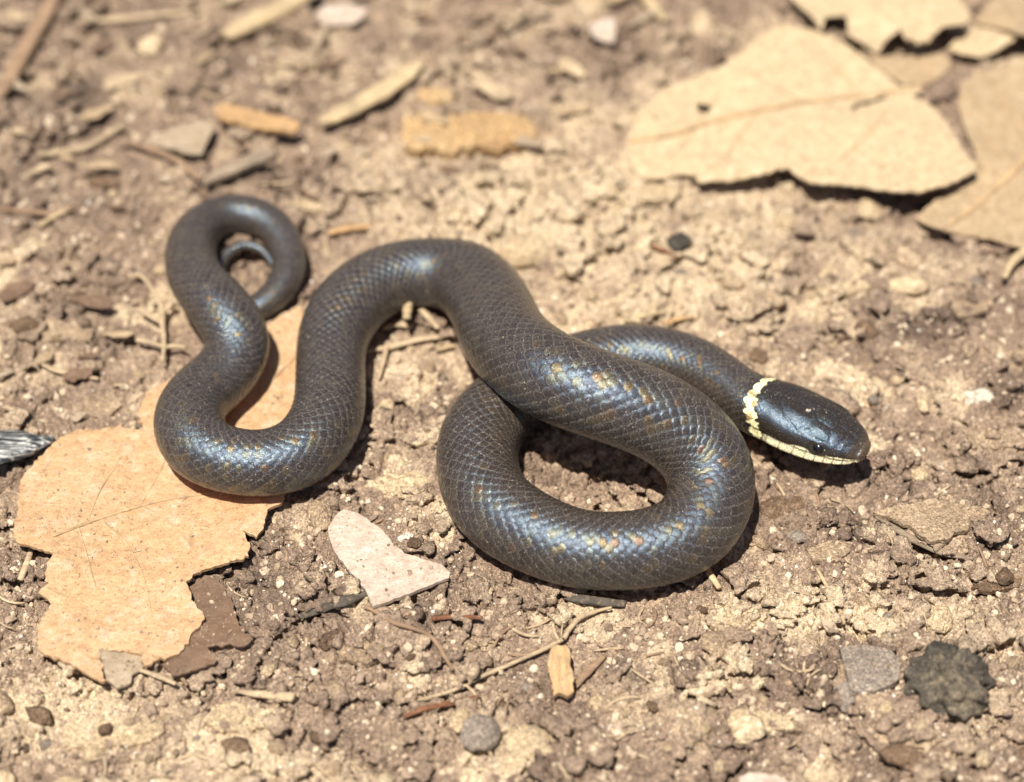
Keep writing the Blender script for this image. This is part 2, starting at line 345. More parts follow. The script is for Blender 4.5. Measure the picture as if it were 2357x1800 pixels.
def sheet_geo(outline, zf, thick, holes=(), step=9, amp=1.2, seed=1, inner=11):
    op = jag(outline, step, amp, seed); hp = [jag(h_, step*0.7, amp, seed+7) for h_ in holes]
    V = list(op); E = [(i, (i+1) % len(op)) for i in range(len(op))]
    for h_ in hp:
        b0 = len(V); V += h_; E += [(b0+i, b0+(i+1) % len(h_)) for i in range(len(h_))]
    o_ = np.array(op); x0, y0 = o_.min(0); x1, y1 = o_.max(0)
    gx, gy = np.meshgrid(np.arange(x0+inner/2, x1, inner), np.arange(y0+inner/2, y1, inner*0.8))
    gp = np.c_[gx.ravel(), gy.ravel()]+np.random.RandomState(seed).uniform(-2, 2, (gx.size, 2))
    gp = gp[inpoly(gp, op)]
    V += [tuple(p) for p in gp]
    rv, re, rf, *_ = delaunay_2d_cdt([Vector(v) for v in V], E, [], 0, 1e-4)
    pv = np.array([(v.x, v.y) for v in rv]); tf = np.array([f for f in rf if len(f) == 3])
    ce = pv[tf].mean(1); keep = inpoly(ce, op)
    for h_ in hp: keep &= ~inpoly(ce, h_)
    tf = tf[keep]
    zz = zf(pv[:, 0], pv[:, 1]); top = P(pv[:, 0], pv[:, 1], zz)
    # make triangles face up
    a_ = top[tf]; nz = np.cross(a_[:, 1]-a_[:, 0], a_[:, 2]-a_[:, 0])[:, 2]; tf[nz < 0] = tf[nz < 0][:, ::-1]
    n = len(top); bot = top-np.array([0, 0, thick])
    ed = {}
    for t in tf:
        for k in range(3):
            e_ = (t[k], t[(k+1) % 3]); ed[e_] = ed.get(e_, 0)+1
    be = np.array([e_ for e_ in ed if (e_[1], e_[0]) not in ed])
    V = np.vstack([top, bot, top, bot])
    quads = np.stack([be[:, 1]+2*n, be[:, 0]+2*n, be[:, 0]+3*n, be[:, 1]+3*n], 1)
    tris = np.vstack([tf, (tf+n)[:, ::-1]])
    used = np.unique(np.concatenate([quads.ravel(), tris.ravel()])); mp = np.full(len(V), -1); mp[used] = np.arange(len(used))
    return V[used], mp[quads], mp[tris], bot[np.unique(tf)]
SHEETS = []
def leaf(name, label, cat, outline, zf, mat, thick=0.22, holes=(), amp=1.2, seed=1, veins=(), group=None, rest=True, step=9, inner=11):
    V, Q, Tt, bot = sheet_geo(outline, zf, thick, holes, step, amp, seed, inner)
    if rest: add_ceiling(bot-np.array([0, 0, 0.05]))
    SHEETS.append((name, label, cat, V, Q, Tt, mat, zf, veins, group))

# --- the large pale leaf (A) and its neighbours
leafA = [(1440,352),(1452,300),(1480,245),(1540,200),(1610,172),(1668,148),(1712,112),(1756,78),(1788,60),(1812,55),(1852,64),(1926,88),(1981,125),(2029,162),(2070,199),(2118,197),(2124,204),
 (2098,222),(2130,232),(2165,262),(2190,300),(2221,352),(2247,380),(2251,391),(2226,404),(2203,417),(2166,428),(2110,443),(2048,439),(1989,430),(1926,424),(1871,421),(1837,406),(1822,392),(1812,385),(1800,389),(1778,395),(1723,408),(1668,416),(1609,419),(1600,401),(1557,402),(1505,412),(1481,411),(1462,394)]
zA = zfield([(1450,340,0.75),(1480,405,0.7),(1560,200,0.8),(1600,330,1.0),(1700,415,1.3),(1812,386,1.6),(1900,425,2.3),(2060,440,2.8),(2180,425,2.5),(2250,388,2.4),(1756,80,1.0),(1830,60,1.6),(1980,125,1.7),(2070,199,1.7),(1780,250,1.1),(1960,225,1.4),(1930,340,2.0),(2120,330,2.4)], 0.18, 3)
leaf('dead_leaf', 'large pale tan dead leaf with a small round hole and a wavy lifted edge', 'leaf', leafA, zA, 'leaf_pale', 0.2,
     holes=[[(1600,240),(1612,236),(1622,242),(1634,236),(1638,250),(1624,262),(1610,258)], [(1954,262),(1966,238),(2000,230),(2036,219),(2042,224),(2010,240),(1976,248)]], amp=1.6, seed=3,
     veins=[[(1450,324,0.30),(1557,306,0.3),(1631,281,0.3),(1778,247,0.28),(1926,225,0.25),(2037,214,0.2),(2118,200,0.12)], [(1933,369,0.09),(1985,318,0.1),(2046,258,0.12)], [(1640,392,0.07),(1690,330,0.09),(1740,258,0.1)], [(1700,140,0.07),(1760,190,0.08),(1850,234,0.1)], [(1860,80,0.07),(1910,140,0.08),(1980,216,0.1)], [(1510,380,0.07),(1560,345,0.08),(1600,296,0.1)]])
leafB = [(2105,500),(2150,462),(2200,425),(2252,388),(2246,350),(2222,300),(2205,240),(2212,190),(2260,165),(2330,150),(2430,130),(2520,200),(2520,560),(2420,590),(2330,566),(2270,548),(2200,536),(2140,520)]
zB = zfield([(2110,500,0.45),(2200,430,0.7),(2240,300,0.9),(2220,190,0.6),(2300,350,1.2),(2357,370,1.5),(2330,560,0.8),(2500,300,1.4),(2200,530,0.4),(2192,505,0.7)], 0.15, 5)
leaf('dead_leaf', 'dull tan dead leaf with a raised midrib, tucked partly under the large pale leaf', 'leaf', leafB, zB, 'leaf_tan', 0.2, amp=1.2, seed=5,
     veins=[[(2185,515,0.22),(2250,470,0.26),(2320,405,0.3),(2400,330,0.3)], [(2240,300,0.08),(2290,340,0.09),(2335,390,0.1)], [(2290,210,0.08),(2330,260,0.09),(2390,335,0.1)]])
leafC = [(1800,-70),(1826,-2),(1846,20),(1863,33),(1880,52),(1893,72),(1898,40),(1922,36),(1947,34),(1952,60),(1953,78),(1985,98),(2010,116),(2026,122),(2032,104),(2052,82),(2074,66),(2082,84),(2110,101),(2140,96),(2152,76),(2166,64),(2195,56),(2221,55),(2236,33),(2216,6),(2200,-20),(2190,-80)]
zC = zfield([(1820,0,2.0),(1880,60,2.2),(1950,70,1.8),(2026,120,1.0),(2110,100,2.8),(2200,56,3.2),(2236,30,3.0),(2000,20,2.6),(2100,-60,2.4),(1800,-70,1.6)], 0.15, 6)
leaf('dead_leaf', 'tattered yellowish leaf with chewed holes and a deep black shadow under its rim', 'leaf', leafC, zC, 'leaf_pale', 0.2, amp=1.8, seed=8)
leafD = [(1935,70),(1990,108),(2029,131),(2090,128),(2170,122),(2190,140),(2184,160),(2160,180),(2133,194),(2085,196),(2050,176),(2030,160),(1985,122)]
leaf('leaf_fragment', 'small dull leaf scrap lying between the large pale leaf and the chewed one', 'leaf', leafD, zfield([(1940,75,0.4),(2100,150,0.5),(2180,150,0.5),(2085,195,0.8)], 0.08, 4), 'leaf_tan', 0.2, amp=1.4, seed=11)
leafE = [(2181,112),(2205,84),(2236,60),(2290,66),(2336,76),(2338,90),(2300,112),(2258,130),(2215,124)]
leaf('leaf_fragment', 'pale narrow leaf scrap beside the black shadow of the chewed leaf', 'leaf', leafE, zfield([(2181,112,0.9),(2236,60,0.8),(2336,80,1.6),(2258,128,1.3)], 0.08, 4), 'leaf_pale', 0.2, amp=1.2, seed=12)
leafF = [(2245,50),(2262,20),(2290,-10),(2330,-70),(2480,-70),(2480,90),(2357,78),(2300,64)]
leaf('dead_leaf', 'warm tan leaf corner resting over the pale narrow scrap', 'leaf', leafF, zfield([(2245,50,1.2),(2300,20,2.0),(2357,80,2.6),(2450,0,2.0)], 0.1, 4), 'leaf_tan', 0.2, amp=1.0, seed=13)
# --- orange leaf under the left bend (G)
leafG = [(330,992),(318,950),(335,905),(400,870),(470,850),(540,800),(600,760),(640,728),(690,702),(704,740),(700,850),(700,960),(690,1040),(668,1110),(650,1150),(642,1162),(622,1168),(612,1188),(609,1202),(602,1222),(590,1237),(574,1228),(557,1221),(566,1236),(578,1250),(572,1280),(531,1291),(487,1307),(450,1317),(428,1339),(435,1357),(446,1387),(469,1414),(472,1424),(461,1438),(439,1460),(435,1483),(402,1508),(362,1520),(332,1534),(322,1520),(328,1505),(290,1500),(236,1497),(231,1510),(236,1549),(244,1567),(221,1564),(190,1545),(148,1523),(112,1508),(92,1499),(87,1475),(92,1431),(118,1390),(112,1380),(89,1365),(94,1355),(111,1342),(104,1320),(107,1305),(122,1276),(104,1268),(81,1261),(37,1246),(30,1217),(40,1180),(42,1140),(44,1107),(66,1078),(89,1051),(120,1022),(155,1000),(185,986),(215,990),(258,984),(290,988)]
zG = zfield([(330,960,0.7),(500,850,0.3),(690,710,0.3),(690,900,0.3),(640,1160,1.1),(590,1230,1.3),(572,1280,1.3),(430,1340,1.2),(470,1420,0.9),(435,1480,0.9),(330,1530,1.3),(244,1567,1.5),(92,1500,1.2),(90,1430,1.2),(107,1300,1.7),(37,1246,2.0),(40,1110,1.0),(180,985,0.7),(300,1250,0.9),(250,1400,0.9),(450,1100,0.5),(560,1060,0.5),(350,1100,0.65),(230,1500,1.0)], 0.30, 9)
leaf('dead_leaf', 'large orange tan leaf piece with torn edges lying under a bend of the snake', 'leaf', leafG, zG, 'leaf_orange', 0.28, amp=2.4, seed=21, step=7,
     veins=[[(120,1235,0.12),(240,1190,0.14),(380,1150,0.14),(520,1130,0.1)], [(110,1352,0.07),(160,1376,0.08),(210,1396,0.06)], [(596,905,0.1),(640,860,0.12),(690,810,0.12)], [(230,1192,0.07),(290,1250,0.08),(330,1330,0.07),(350,1420,0.05)], [(330,1164,0.07),(400,1210,0.08),(450,1270,0.06)], [(180,1212,0.06),(200,1280,0.07),(220,1350,0.05)], [(200,1204,0.06),(230,1130,0.07),(280,1050,0.05)], [(320,1168,0.06),(360,1100,0.06),(380,1060,0.05)]])
leafI = [(420,1330),(450,1320),(500,1330),(530,1372),(548,1430),(580,1470),(560,1488),(520,1484),(478,1490),(500,1520),(472,1534),(430,1548),(396,1556),(370,1530),(400,1500),(420,1450)]
leaf('leaf_fragment', 'dark reddish brown leaf scrap showing from below the orange leaf', 'leaf', leafI, zfield([(420,1330,0.25),(548,1430,0.3),(580,1475,0.7),(500,1520,0.8),(396,1556,0.6)], 0.12, 3), 'leaf_brown', 0.2, amp=2.0, seed=25)
leafI2 = [(226,1494),(262,1500),(330,1506),(330,1535),(312,1548),(300,1575),(268,1584),(244,1566),(236,1530)]
leaf('leaf_fragment', 'greyish brown crumbly leaf scrap filling the notch of the orange leaf', 'leaf', leafI2, zfield([(226,1494,1.35),(330,1520,0.9),(260,1580,0.7)], 0.2, 3, 40), 'leaf_grey', 0.22, amp=2.0, seed=26)
# --- triangular pale scrap (J)
leafJ = [(793,1172),(830,1184),(878,1218),(905,1252),(932,1274),(980,1288),(1018,1300),(1036,1318),(1033,1330),(960,1358),(900,1382),(858,1396),(848,1374),(841,1355),(806,1316),(771,1272),(757,1234),(755,1214),(772,1188)]
leaf('leaf_fragment', 'stiff triangular pinkish white leaf scrap between the two bends of the snake', 'leaf', leafJ, zfield([(793,1172,0.7),(755,1215,1.0),(850,1390,1.5),(1034,1325,1.6),(930,1275,0.9),(880,1300,1.0)], 0.07, 4), 'leaf_white', 0.35, amp=1.0, seed=31)
# --- grey flat flake lower right, crust plates
leaf('stone_flake', 'flat grey four sided stone flake sunk in the soil beside the dark clod', 'stone', [(1933,1488),(1990,1484),(2048,1494),(2066,1512),(2074,1530),(2070,1562),(2044,1578),(2015,1589),(1985,1592),(1960,1590),(1950,1556),(1944,1528)],
     zfield([(1933,1488,0.6),(2074,1530,0.7),(2015,1589,1.0),(1960,1590,0.9)], 0.06, 2), 'stone_grey', 0.6, amp=0.8, seed=41, rest=False)
leaf('soil_crust', 'broad plate of tan soil crust with a lifted rim, near the head of the snake', 'soil crust', [(2010,1178),(2060,1166),(2150,1150),(2260,1168),(2300,1190),(2244,1204),(2226,1222),(2196,1224),(2184,1240),(2150,1246),(2120,1234),(2100,1214),(2060,1196)],
     zfield([(2010,1178,0.5),(2150,1150,0.3),(2300,1190,0.4),(2184,1240,1.1),(2120,1230,1.1)], 0.12, 2, 40), 'clod_tan', 0.4, amp=2.0, seed=42)
leaf('leaf_fragment', 'grey curled leaf scrap on the ground above the coiled tail', 'leaf', [(330,326),(370,305),(424,284),(494,278),(486,310),(465,356),(430,352),(380,340)],
     zfield([(330,326,0.5),(424,284,0.9),(494,278,1.2),(465,356,0.8)], 0.1, 3, 60), 'leaf_grey', 0.2, amp=1.2, seed=51)
leaf('bark_chip', 'grey bark chip with a dark shadow, just above the tail coil', 'bark', [(468,412),(520,376),(580,350),(612,346),(640,356),(600,372),(550,392),(500,410),(472,424)],
     zfield([(468,415,0.9),(612,350,1.3),(550,390,1.3)], 0.05, 3, 60), 'greywood', 0.5, amp=1.2, seed=52)
leaf('leaf_fragment', 'small white leaf flake lying in the blurred soil beyond the snake', 'leaf', [(725,30),(750,12),(800,8),(846,18),(836,40),(812,56),(760,58),(730,52)], zfield([(725,30,0.9),(836,40,1.2)], 0.05, 2), 'leaf_white', 0.25, amp=1.0, seed=53)
leaf('leaf_fragment', 'bright white wedge of leaf on pale soil beyond the body arch', 'leaf', [(1352,60),(1380,44),(1408,40),(1418,66),(1414,96),(1392,94),(1370,86)], zfield([(1352,60,0.9),(1414,90,1.2)], 0.05, 2), 'leaf_white', 0.25, amp=1.0, seed=54)
leaf('leaf_fragment', 'pale flake at the very front edge of the soil', 'leaf', [(1700,1790),(1730,1778),(1790,1784),(1830,1810),(1800,1840),(1710,1836)], zfield([(1700,1790,0.8),(1800,1800,1.0)], 0.05, 2), 'leaf_white', 0.25, amp=1.0, seed=55)

leaf('bark_sliver', 'upright tan bark sliver under the thin pale rootlet', 'bark', [(1270,1488),(1284,1484),(1304,1486),(1312,1502),(1312,1528),(1319,1548),(1320,1592),(1306,1602),(1286,1594),(1276,1602),(1268,1560),(1262,1544),(1264,1514)],
     zfield([(1285,1485,1.0),(1262,1545,0.7),(1320,1592,0.9),(1276,1600,0.6),(1292,1545,1.0)], 0.12, 3, 40), 'straw_v', 0.4, amp=1.4, seed=61, step=6)
leaf('bark_strip', 'long pale curved bark strip lying beyond the snake', 'bark', [(735,266),(800,234),(870,192),(930,152),(966,137),(976,146),(952,178),(890,222),(820,258),(762,280),(738,284)],
     zfield([(735,275,0.7),(800,235,1.0),(815,260,1.5),(900,215,1.6),(930,152,1.3),(972,142,1.6)], 0.06, 3, 60), 'straw', 0.35, amp=1.0, seed=62)
leaf('wood_chip', 'short orange wood chip with a split face above the tail coil', 'wood chip', [(496,244),(512,238),(560,250),(640,266),(682,278),(692,290),(676,306),(640,300),(590,292),(530,280),(500,268)],
     zfield([(500,240,1.6),(682,280,1.4),(676,304,1.0),(500,268,1.1),(590,292,0.8)], 0.2, 3, 45), 'chip', 0.4, amp=2.2, seed=63)
leaf('clay_lump', 'large ochre yellow clay lump half sunk in soil beyond the body arch', 'clay', [(925,278),(960,262),(1010,270),(1060,264),(1130,258),(1212,268),(1228,298),(1216,336),(1180,330),(1150,348),(1100,332),(1040,354),(1000,336),(966,348),(938,338),(928,308)],
     zfield([(925,300,0.35),(1060,264,0.5),(1212,268,0.6),(1216,336,0.3),(1040,354,0.35),(1080,305,0.75),(1150,300,0.6),(990,300,0.5)], 0.6, 3, 45), 'clod_ochre', 0.9, amp=3.5, seed=64, rest=False)
# litter of leaf flakes far beyond the snake
rl = np.random.RandomState(77); LIT = []
lit = [('leaf_grey', 'dull grey leaf flake', 'grey leaf flakes in the far litter'), ('leaf_tan', 'dull tan leaf flake', 'tan leaf flakes in the far litter'),
       ('leaf_brown', 'dark brown leaf flake', 'brown leaf flakes in the far litter'), ('root', 'pale straw-like flake', 'straw-like flakes in the far litter')]
tries = 0
while len(LIT) < 60 and tries < 900:
    tries += 1
    px, py = (rl.uniform(-20, 960), rl.uniform(-20, 480)) if rl.rand() < 0.72 else (rl.uniform(960, 1480), rl.uniform(-20, 330))
    if rl.rand() < 0.18: px, py = rl.uniform(-20, 320), rl.uniform(480, 960)
    wq = rl.uniform(34, 120); hq = wq*rl.uniform(0.16, 0.42); an = rl.uniform(-0.7, 0.7)
    if any(abs(px-a_) < 0.45*(wq+b_)+4 and abs(py-c_) < 0.4*(hq+d_)+10 for a_, c_, b_, d_ in LIT): continue
    c = P(px, py, 0); i_, j_ = int((c[0]-CX0)/CEIL_N), int((c[1]-CY0)/CEIL_N); kk = int(wq/2*depth(c)/FPX/CEIL_N)+2
    if (ceil[max(i_-kk, 0):i_+kk, max(j_-kk, 0):j_+kk] < 900).any(): continue
    if (np.hypot(SC[::8, 0]-c[0], SC[::8, 1]-c[1])-SR[::8]-wq/2*depth(c)/FPX).min() < 0.3: continue
    LIT.append((px, py, wq, hq)); n = 9; q_ = np.linspace(0, 6.283, n, endpoint=False)+rl.uniform(-.25, .25, n); r_ = rl.uniform(.6, 1.1, n)
    ox, oy = wq/2*r_*np.cos(q_), hq/2*r_*np.sin(q_); ol = list(zip(px+ox*math.cos(an)-oy*math.sin(an)*1.2, py+(ox*math.sin(an)+oy*math.cos(an))*0.85))
    tl = rl.uniform(-0.7, 0.9); cu = rl.uniform(-0.1, 0.6)
    ctrl = [(a_, b_, 0.62+tl*(b_-py)/(hq/2)*0.4+cu*((a_-px)/(wq/2))**2) for a_, b_ in ol]+[(px, py, 0.5)]
    mt, lb, gr = lit[rl.choice(4, p=[.27, .33, .17, .23])]
    lb = f"{'small' if wq < 60 else 'longish' if hq < wq*0.32 else 'broad'} {lb} in litter near the {near_land(px, py)}"
    leaf('leaf_flake', lb, 'leaf', ol, zfield(ctrl, 0.15, len(LIT), 40), mt, 0.14, amp=1.8, seed=500+len(LIT), group=gr, step=8, inner=12)

# ------------------------------------------------------------------ ground
def axis(core, ratio, nout):
    st0 = core[1]-core[0]; st1 = core[-1]-core[-2]
    lo = core[0]-np.cumsum(st0*ratio**np.arange(1, nout+1)); hi = core[-1]+np.cumsum(st1*ratio**np.arange(1, nout+1))
    return np.r_[lo[::-1], core, hi]
NCOL, NROW = 860, 760
tt = np.linspace(0, 1, NROW); ycore = -46+110*(0.82*tt+0.18*tt**2)
YA = axis(ycore, 1.5, 28)
UA = axis(np.linspace(-1, 1, NCOL), 1.5, 27)
def hw(y): return 43+20*np.clip((y+46)/110, 0, 1)
GX = UA[None, :]*hw(YA)[:, None]; GY = np.broadcast_to(YA[:, None], GX.shape)
def blob(x, y, px, py, rx, ry):
    c = P(px, py, 0); sx = rx*depth(c)/FPX; sy = ry*depth(c)/FPX/math.sin(pr)
    return np.exp(-(((x-c[0])/sx)**2+((y-c[1])/sy)**2))
def domes(x, y, lam, seed, keep, rmax=0.62):
    f1, f2, c = worley(x, y, lam, seed); R_ = lam*rmax*(0.45+0.55*((c*7.3) % 1.0))
    return np.sqrt(np.maximum(1-(f1/R_)**2, 0))*R_*(c > 1-keep)
def soil_height(x, y):
    wx = x+1.4*perlin(x/5, y/5, 71)+0.5*perlin(x/1.7, y/1.7, 72)+0.2*perlin(x/0.6, y/0.6, 75); wy = y+1.4*perlin(x/5, y/5, 73)+0.5*perlin(x/1.7, y/1.7, 74)+0.2*perlin(x/0.6, y/0.6, 76)
    h = 0.7*fbm(x, y, 26, 3, 1)+0.7*fbm(wx, wy, 9, 4, 5)
    # cracked crust plates: stepped noise gives ledges with sharp undersides
    pl = fbm(wx, wy, 12, 4, 21)*3.6; fr = pl-np.floor(pl); led = (np.floor(pl)+sstep(0.0, 0.09, fr))/3.6; ck = np.exp(-(np.minimum(fr, 1-fr)/0.05)**2)
    pm = sstep(-0.25, 0.25, fbm(x, y, 19, 2, 33))
    h = h+(2.1*led-0.9*ck*sstep(-0.2, 0.4, fbm(x, y, 4, 2, 37)))*pm
    pl = fbm(wx+40, wy, 5, 3, 24)*2.6; fr = pl-np.floor(pl); led = (np.floor(pl)+sstep(0.0, 0.12, fr))/2.6; ck = np.exp(-(np.minimum(fr, 1-fr)/0.06)**2)
    h = h+(0.9*led-0.7*ck*sstep(0.0, 0.4, fbm(x, y, 3, 2, 38)))*sstep(-0.2, 0.25, fbm(x, y, 15, 2, 35))
    f1, f2, c = worley(wx, wy, 5.2, 40); m = sstep(-0.1, 0.4, fbm(x, y, 14, 2, 44))
    h = h+m*(1.0*sstep(0, 1.2, f2-f1)*(0.35+c)-0.3)
    f1, f2, c = worley(wx, wy, 2.1, 50); m2 = sstep(-0.3, 0.3, fbm(x, y, 10, 2, 54))
    h = h+(0.25+0.75*m2)*(0.75*sstep(0, 0.6, f2-f1)*(0.2+c)-0.2)
    ax, ay = x+0.3*perlin(x*1.3, y*1.3, 61), y+0.3*perlin(x*1.3, y*1.3, 62); m3 = 0.35+0.65*sstep(-0.25, 0.25, fbm(x, y, 6, 2, 66))
    h = h+m3*(0.8*domes(ax, ay, 1.5, 60, 0.45)+0.85*domes(ax+5, ay, 0.85, 63, 0.5))
    h = h+m3*(0.9*domes(x, y, 0.5, 80, 0.6)+0.6*domes(x+3, y+1, 0.36, 83, 0.6))
    h = h+0.16*fbm(x, y, 0.9, 3, 90, 0.75)
    return h
core = (np.abs(UA)[None, :] <= 1.6) & ((YA > -62) & (YA < 90))[:, None]
H = np.zeros(GX.shape); xs, ys = GX[core], GY[core]
H[core] = soil_height(xs, ys)
oth = ~core; H[oth] = 0.55*fbm(GX[oth], GY[oth], 26, 2, 1)
H -= 0.75
# weigh everything down where something lies on it
def apply_ceiling(H):
    cg = np.where(ceil < 900, ceil, np.inf)
    i = ((GX-CX0)/CEIL_N); j = ((GY-CY0)/CEIL_N)
    ok = (i > 1) & (i < CNX-2) & (j > 1) & (j < CNY-2)
    ii_ = np.clip(i, 0, CNX-1).astype(int); jj = np.clip(j, 0, CNY-1).astype(int)
    lim = np.where(ok, cg[ii_, jj], np.inf)
    return np.where(H > lim, lim-0.03, H)
H = apply_ceiling(H)
# under the snake: soil meets the belly where the snake lies on it, and stays below where it is lifted
idx = np.arange(0, NS, 4); near = core & (GX > SC[:, 0].min()-8) & (GX < SC[:, 0].max()+8) & (GY > SC[:, 1].min()-8) & (GY < SC[:, 1].max()+8)
gx, gy, gh0 = GX[near], GY[near], H[near].copy()
order = np.argsort(gy); 
lim = np.full(gx.shape, np.inf)
for k in idx:
    cx, cy, cz = SC[k]; r_ = SR[k]*1.0
    if k*DS < 10.0: r_ *= 1.2
    lo, hi = np.searchsorted(gy[order], [cy-r_-1.2, cy+r_+1.2]); sel = order[lo:hi]
    sel = sel[np.abs(gx[sel]-cx) < r_+1.2]
    d2 = (gx[sel]-cx)**2+(gy[sel]-cy)**2
    ins = d2 < (r_+1.2)**2; sel = sel[ins]; d2 = d2[ins]
    b_ = cz-np.sqrt(np.maximum(r_*r_-d2, 0))*0.93
    lim[sel] = np.minimum(lim[sel], np.where(d2 < r_*r_, b_+0.06, cz+(np.sqrt(d2)-r_)*1.5))
H[near] = np.where(gh0 > lim, lim, gh0)
def gh(x, y):
    x = np.atleast_1d(np.asarray(x, float)); y = np.atleast_1d(np.asarray(y, float))
    fj = np.interp(y, YA, np.arange(len(YA))); fi = np.interp(x/hw(y), UA, np.arange(len(UA)))
    j = np.clip(fj.astype(int), 0, len(YA)-2); i = np.clip(fi.astype(int), 0, len(UA)-2); a_ = fi-i; b_ = fj-j
    return (H[j, i]*(1-a_)+H[j, i+1]*a_)*(1-b_)+(H[j+1, i]*(1-a_)+H[j+1, i+1]*a_)*b_
# soil colour: regions of pale dry crust, dark humus and ochre clay
n1 = np.zeros(GX.shape); n1[core] = fbm(xs, ys, 7, 3, 101)
pale = np.zeros(GX.shape); dark = np.zeros(GX.shape); warm = np.zeros(GX.shape)
B = lambda px, py, rx, ry: blob(xs, ys, px, py, rx, ry)
pv_ = 0.38*B(1300, 430, 420, 260)+0.22*B(1750, 600, 420, 140)+0.30*B(200, 1640, 260, 90)+0.28*B(560, 1740, 260, 80)+0.12*B(1650, 1450, 260, 90)+0.22*B(1150, 510, 120, 70)-0.16*B(2100, 760, 200, 110)-0.10*B(150, 200, 260, 240)-0.10*B(250, 520, 200, 120)
pv_ += -0.12*B(640, 1330, 130, 110)-0.08*B(700, 1720, 120, 60)+0.06*B(900, 900, 200, 200)
f1, f2, cc = worley(xs+perlin(xs/3, ys/3, 7), ys+perlin(xs/3, ys/3, 8), 4.0, 130)
pale[core] = pv_+0.05+(cc-0.5)*0.26+0.30*(cc > 0.86)*sstep(-0.1, 0.3, n1[core])+0.12*n1[core]
dk = 0.55*B(160, 215, 90, 60)+0.6*B(130, 430, 60, 30)+0.45*B(2190, 1540, 100, 80)+0.35*B(620, 1340, 90, 60)+0.5*B(1560, 560, 40, 18)+0.35*B(1380, 1440, 90, 25)+0.3*B(2050, 700, 120, 60)
dark[core] = np.clip(dk*(0.6+1.2*fbm(xs, ys, 4, 3, 140))+0.55*sstep(0.32, 0.6, fbm(xs, ys, 6, 4, 141)), 0, 0.85)
warm[core] = np.clip(0.8*B(1080, 305, 130, 34)*sstep(-0.5, 0.3, fbm(xs, ys, 5, 3, 150))+0.35*B(1480, 560, 60, 40)*0, 0, 0.8)
def boxblur(a_, k):
    for ax in (0, 1):
        pad = [(k+1, k), (0, 0)] if ax == 0 else [(0, 0), (k+1, k)]
        cs = np.cumsum(np.pad(a_, pad, mode='edge'), axis=ax); n_ = 2*k+1
        a_ = (cs[n_:]-cs[:-n_])/n_ if ax == 0 else (cs[:, n_:]-cs[:, :-n_])/n_
    return a_
Hs = boxblur(boxblur(H, 3), 3); dHy = np.gradient(Hs, axis=0)/np.gradient(YA)[:, None]; dHx = np.gradient(Hs, axis=1)/np.maximum(np.gradient(GX, axis=1), 1e-6)
sl = np.hypot(dHx, dHy)+1e-6; amt = np.clip((H-Hs)*1.6, -0.7, 0.7)*sstep(0.2, 0.7, sl)*core
OX, OY = -dHx/sl*amt, -dHy/sl*amt
gm = mesh_np('ground', np.stack([GX+OX, GY+OY, H], -1).reshape(-1, 3), grid_quads(*GX.shape))
fattr(gm, 'pale', pale); fattr(gm, 'dark', dark); fattr(gm, 'warm', warm)
tag(link('ground', gm, M['ground']), kind='structure')
print('ground', len(gm.polygons), 't', round(time.time()-T0, 1))

def ico(sub):
    import bmesh
    bm = bmesh.new(); bmesh.ops.create_icosphere(bm, subdivisions=sub, radius=1.0)
    V = np.array([v.co[:] for v in bm.verts]); F = np.array([[v.index for v in f.verts] for f in bm.faces]); bm.free(); return V, F
ICO = {k: ico(k) for k in (1, 2, 3, 4, 5)}
